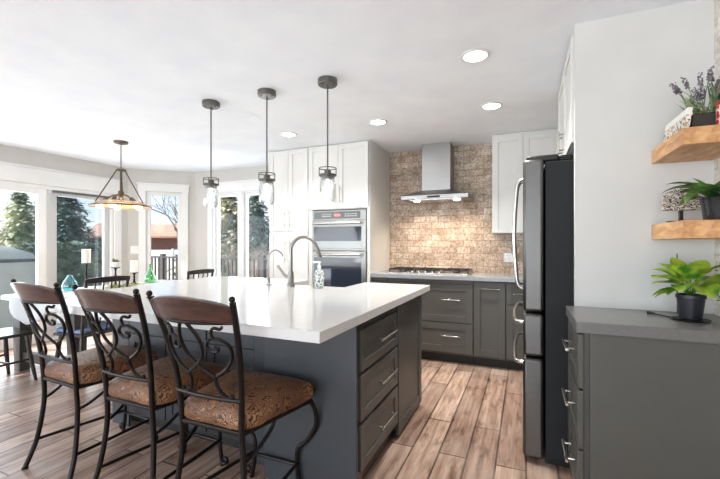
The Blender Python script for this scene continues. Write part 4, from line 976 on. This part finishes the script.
m_, n_, p_ = nodes_of('amber_glass_plate'); p_.inputs['Base Color'].default_value = S(214, 190, 158); p_.inputs['Roughness'].default_value = .15; p_.inputs['Transmission Weight'].default_value = .55
MB().lathe([(.05, 1.742), (.20, 1.738), (.265, 1.705), (.305, 1.682), (.305, 1.676), (.265, 1.697), (.20, 1.730), (.05, 1.734)], closed=True, seg=40).build('glass_plate', m_, ch, local=True)
MB().lathe([(.305, 1.672), (.311, 1.672), (.311, 1.688), (.305, 1.688)], closed=True, seg=40).build('rim', M['lampiron'], ch, local=True)
d = bpy.data.lights.new('chandelier_light', 'POINT'); d.energy = 14; d.color = (1, .75, .48); d.shadow_soft_size = .12
o = bpy.data.objects.new('chandelier_light', d); COL.objects.link(o); o.location = (-4.25, 2.943, 1.60)

# light switch on the slanted wall
sw = thing('light_switch', 'white switch plate on the bay wall left of the narrow window', 'light switch', bay(bs(-5.60)+.02, 1.17, .001)); sw['_wl'] = list(sw.location)
s0 = bs(-5.60)-.035
MB().mbox(bay, s0, s0+.11, 1.10, 1.22, .001, .008).build('plate', M['whiteplastic'], sw, bevel=.002)
for q in (.03, .08): MB().mbox(bay, s0+q-.012, s0+q+.012, 1.13, 1.19, .008, .013).build('rocker', M['whiteplastic'], sw, bevel=.002)

# ------------------------------------------------------------------ outside things
rl = thing('deck_railing', 'dark deck railing with upright balusters outside the bay windows', 'railing', (-6, 6.95, -.05))
rm = mat('dark_railing_paint', S(74, 70, 68), .6)
b = MB(); b.box(-10.1, -.6, 6.91, 6.99, .90, .94); b.box(-10.1, -.6, 6.93, 6.97, .06, .10); b.build('top_rail', rm, rl)
for i in range(7): MB().box(-10.05+i*1.55, -9.95+i*1.55, 6.9, 7.0, -.05, 1.0).build('post', rm, rl)
for i in range(72):
    x = -9.85+i*.125
    if (x+10) % 1.55 < .07 or (x+10) % 1.55 > 1.48: continue
    MB().box(x-.018, x+.018, 6.935, 6.965, .10, .90).build('baluster', rm, rl)
cg = thing('covered_grill', 'garden grill under a grey fabric cover on the deck', 'grill', (-7.1, 2.72, -.05))
gmt = mat('grey_tarp', S(142, 146, 142), .8, bump=.5, bscale=6, var=.1)
b = MB(); prof = [(0, .0), (1.0, .02), (.98, .3), (.93, .8), (.97, 1.02), (.86, 1.16), (.5, 1.27), (0, 1.30)]; rings = []
rn = random.Random(5)
for r, z in prof:
    if r == 0: rings.append([b.b.verts.new((0, 0, z))]); continue
    ring = []
    for k_ in range(32):
        a = 2*PI*k_/32; fold = 1+.035*math.sin(a*7+z*5)*(1 if z < .9 else .3)
        cx_ = abs(math.cos(a))**.5*math.copysign(1, math.cos(a)); sy_ = abs(math.sin(a))**.5*math.copysign(1, math.sin(a))
        ring.append(b.b.verts.new((cx_*.36*r*fold, sy_*.80*r*fold, z)))
    rings.append(ring)
for i in range(len(rings)-1):
    p, q = rings[i], rings[i+1]
    for k_ in range(32):
        vv = []
        for x in (p[k_ % len(p)], p[(k_+1) % len(p)], q[(k_+1) % len(q)], q[k_ % len(q)]):
            if x not in vv: vv.append(x)
        b.b.faces.new(vv)
b.build('cover', gmt, cg, local=True)
MB().tube([(math.copysign(abs(math.cos(a))**.5, math.cos(a))*.352, math.copysign(abs(math.sin(a))**.5, math.sin(a))*.79, 1.06) for a in [2*PI*k_/32 for k_ in range(32)]], .022, 6, closed=True).build('strap', mat('dark_strap', S(70, 74, 78), .8), cg, local=True)

def spruce(name, label, x, y, h_, r, m, seed, dense=1.0, z0=-1.05):
    rn = random.Random(seed); t = thing(name, label, 'tree', (x, y, z0), group='conifers beyond the deck')
    MB().tube([(0, 0, 0), (0, 0, h_*.5), (0, 0, h_*.97)], [h_*.028, h_*.017, .01], 8).build('trunk', M['bark'], t, local=True)
    b = MB(); b.lathe([(.02, h_*.08), (r*.62, h_*.10), (r*.45, h_*.4), (r*.2, h_*.75), (.01, h_*.95)], seg=10); nb = int(150*dense)
    for i in range(nb):
        q = (i/nb)**.85; z = h_*(.05+.94*q); ln = r*(1-q)**.75*rn.uniform(.75, 1.1)+.08; az = i*2.39996+rn.uniform(-.3, .3)
        dx, dy = math.cos(az), math.sin(az); ns = max(4, int(ln/.11))
        for k_ in range(ns):
            s = (k_+.6)/ns; px, py, pz = dx*ln*s, dy*ln*s, z-.22*ln*s*s+.06*ln*s
            for w_ in range(3):
                sp_ = .34*(1-s*.5)*min(1, ln)
                b.leaf((px+rn.uniform(-.05, .05), py+rn.uniform(-.05, .05), pz+rn.uniform(-.05, .05)), az+rn.uniform(-1.3, 1.3), rn.uniform(-.7, .5), sp_*rn.uniform(.7, 1.3)+.12, .15*rn.uniform(.7, 1.3), .4, 2)
    b.build('foliage', m, t, local=True, smooth=False, recalc=False)
    return t
def dirp(u, d):
    a = math.radians(23.4); c = (u-360)/384
    return (c*math.cos(a)-math.sin(a))*d, (c*math.sin(a)+math.cos(a))*d
x, y = dirp(20, 15); spruce('spruce_tree', 'pale sunlit spruce seen through the left patio panel', x, y, 4.4, 1.35, M['spruce3'], 1)
x, y = dirp(60, 20); spruce('spruce_tree', 'big dark blue spruce seen through the tinted patio panel', x, y, 5.6, 2.7, M['spruce2'], 2, 1.5)
x, y = dirp(227, 14.0); spruce('spruce_tree', 'yellow-green conifer filling the left pane of the double window', x, y, 4.4, 1.5, M['spruce1'], 3, 1.3)
x, y = dirp(205, 22); spruce('spruce_tree', 'conifer further back behind the left window post', x, y, 5.2, 2.0, M['spruce2'], 4)
x, y = dirp(256, 17.5); spruce('spruce_tree', 'grey-green conifer in the right pane of the double window', x, y, 4.9, 1.35, M['spruce2'], 5, 1.2)
x, y = dirp(300, 29); spruce('spruce_tree', 'sunlit conifer behind the pantry side of the double window', x, y, 5.5, 2.2, M['spruce1'], 6)
x, y = dirp(103, 40); spruce('spruce_tree', 'small distant spruce above the pale roofs', x, y, 3.3, 1.3, M['spruce2'], 7, .6)
# hedge behind the tinted panel
x, y = dirp(80, 10.6); rn = random.Random(8); b = MB()
for i in range(5200):
    b.leaf((rn.uniform(-1.3, 1.3), rn.uniform(-.5, .5), rn.uniform(.0, 2.32)), rn.uniform(0, 6.3), rn.uniform(-.6, 1.0), rn.uniform(.10, .2), .12, .5, 2)
b.box(-1.2, 1.2, -.38, .38, 0, 2.1)
o = b.build('hedge', M['hedge'], local=True, smooth=False, recalc=False); o.location = (x, y, -1.05); o.rotation_euler = (0, 0, math.radians(60)); tag(o, 'dark green hedge behind the tinted patio panel', 'hedge')
# shrubs at the right window
for i, (u, d_, hh, lab) in enumerate(((257, 11.5, 2.3, 'pale bare shrub before the grey-green conifer'), (284, 15.5, 2.2, 'pale bare shrub near the pantry side of the window'))):
    x, y = dirp(u, d_); rn = random.Random(30+i); b = MB()
    for k_ in range(90):
        az = rn.uniform(0, 6.3); ln = rn.uniform(.6, 1)*hh; lean = rn.uniform(.05, .45)
        p1 = Vector((math.cos(az)*.1, math.sin(az)*.1, 0)); p2 = p1+Vector((math.cos(az)*lean*ln*.4, math.sin(az)*lean*ln*.4, ln*.5)); p3 = p1+Vector((math.cos(az)*lean*ln*1.1, math.sin(az)*lean*ln*1.1, ln))
        b.tube([p1, p2, p3], [.014, .010, .004], 4)
        for j in range(6):
            f = rn.uniform(.4, 1); pp = p2.lerp(p3, f); a2 = rn.uniform(0, 6.3); b.tube([pp, pp+Vector((math.cos(a2)*.2, math.sin(a2)*.2, .22))], [.006, .003], 3)
    o = b.build('bare_shrub', M['shrub'], local=True, smooth=False); o.location = (x, y, -1.05); tag(o, lab, 'shrub', 'bare shrubs beyond the deck')
# bare tree in the narrow window
x, y = dirp(190, 11.5); t = thing('bare_tree', 'leafless tree with fine branches seen through the narrow window', 'tree', (x, y, -1.05))
rn = random.Random(12); b = MB(); tw = MB()
def branch(p, d, ln, r, depth):
    q = p+d*ln*.5+Vector((rn.uniform(-.06, .06), rn.uniform(-.06, .06), .02))*ln; e_ = p+d*ln
    (b if depth == 0 else tw).tube([p, q, e_], [r, r*.8, r*.6], 6 if depth < 2 else 4)
    if depth >= 5: return
    for i in range(3 if depth < 4 else 2):
        nd = (d+Vector((rn.uniform(-1, 1), rn.uniform(-1, 1), rn.uniform(-.35, .75)))*.75).normalized()
        branch(p+d*ln*rn.uniform(.55, 1), nd, ln*rn.uniform(.6, .8), r*.55, depth+1)
branch(Vector((0, 0, 0)), Vector((0, 0, 1)), 2.0, .10, 0)
b.build('trunk', M['twig'], t, local=True); tw.build('branches', M['twig'], t, local=True)
# white fence in front of the houses
wf = thing('white_fence', 'white board fence behind the deck railing and trees', 'fence', (*dirp(205, 25), -1.05), math.radians(23.4-0))
wfm = mat('white_fence_paint', S(226, 222, 220), .8)
for i in range(6):
    MB().box(-6.3+i*2.1, -4.24+i*2.1, -.02, .02, .05, 1.92).build('panel', wfm, wf, local=True)
    MB().box(-6.35+i*2.1, -6.25+i*2.1, -.06, .06, 0, 2.0).build('post', wfm, wf, local=True)
# neighbour houses
def house(label, u, d_, wd, eave, ridge, wallc, roofc, rz, nw=3):
    x, y = dirp(u, d_); t = thing('neighbor_house', label, 'house', (x, y, -1.05), math.radians(rz), 'houses beyond the deck')
    MB().box(-wd/2, wd/2, -3, 3, 0, eave+.2).build('wall', mat('house_wall', wallc, .9, var=.08), t, local=True)
    b = MB(); o_ = .5
    b.prism([(-3-o_, eave), (0, ridge), (3+o_, eave), (3+o_, eave+.15), (0, ridge+.18), (-3-o_, eave+.15)], -wd/2-o_, wd/2+o_, lambda a, z, c: (c, a, z))
    b.prism([(-3, eave+.1), (3, eave+.1), (0, ridge)], -wd/2, wd/2, lambda a, z, c: (c, a, z))
    b.build('roof', mat('house_roof', roofc, .9, var=.15, vscale=3), t, local=True)
    for i in range(nw):
        o = MB().box(-wd/2+wd*(i+.5)/3-.6, -wd/2+wd*(i+.5)/3+.6, -3.05, -2.98, 1.0, 2.1).build('window', M['trim'], t, local=True)
        MB().box(-wd/2+wd*(i+.5)/3-.5, -wd/2+wd*(i+.5)/3+.5, -3.07, -3.05, 1.1, 2.0).build('pane', M['bglass'], o, local=True)
house('brown neighbor house with tan roof in the narrow window', 150, 34, 7, 2.8, 3.9, S(112, 76, 70), S(176, 136, 116), 40, 0)
house('far pale house with tan roof beside the dark spruce', 118, 54, 12, 2.2, 3.4, S(206, 196, 186), S(190, 168, 150), 40)
house('far grey house low in the left patio panel', -8, 36, 9, 2.3, 3.4, S(190, 176, 166), S(170, 150, 146), 70)

for o in bpy.data.objects:
    if '_wl' in o: del o['_wl']
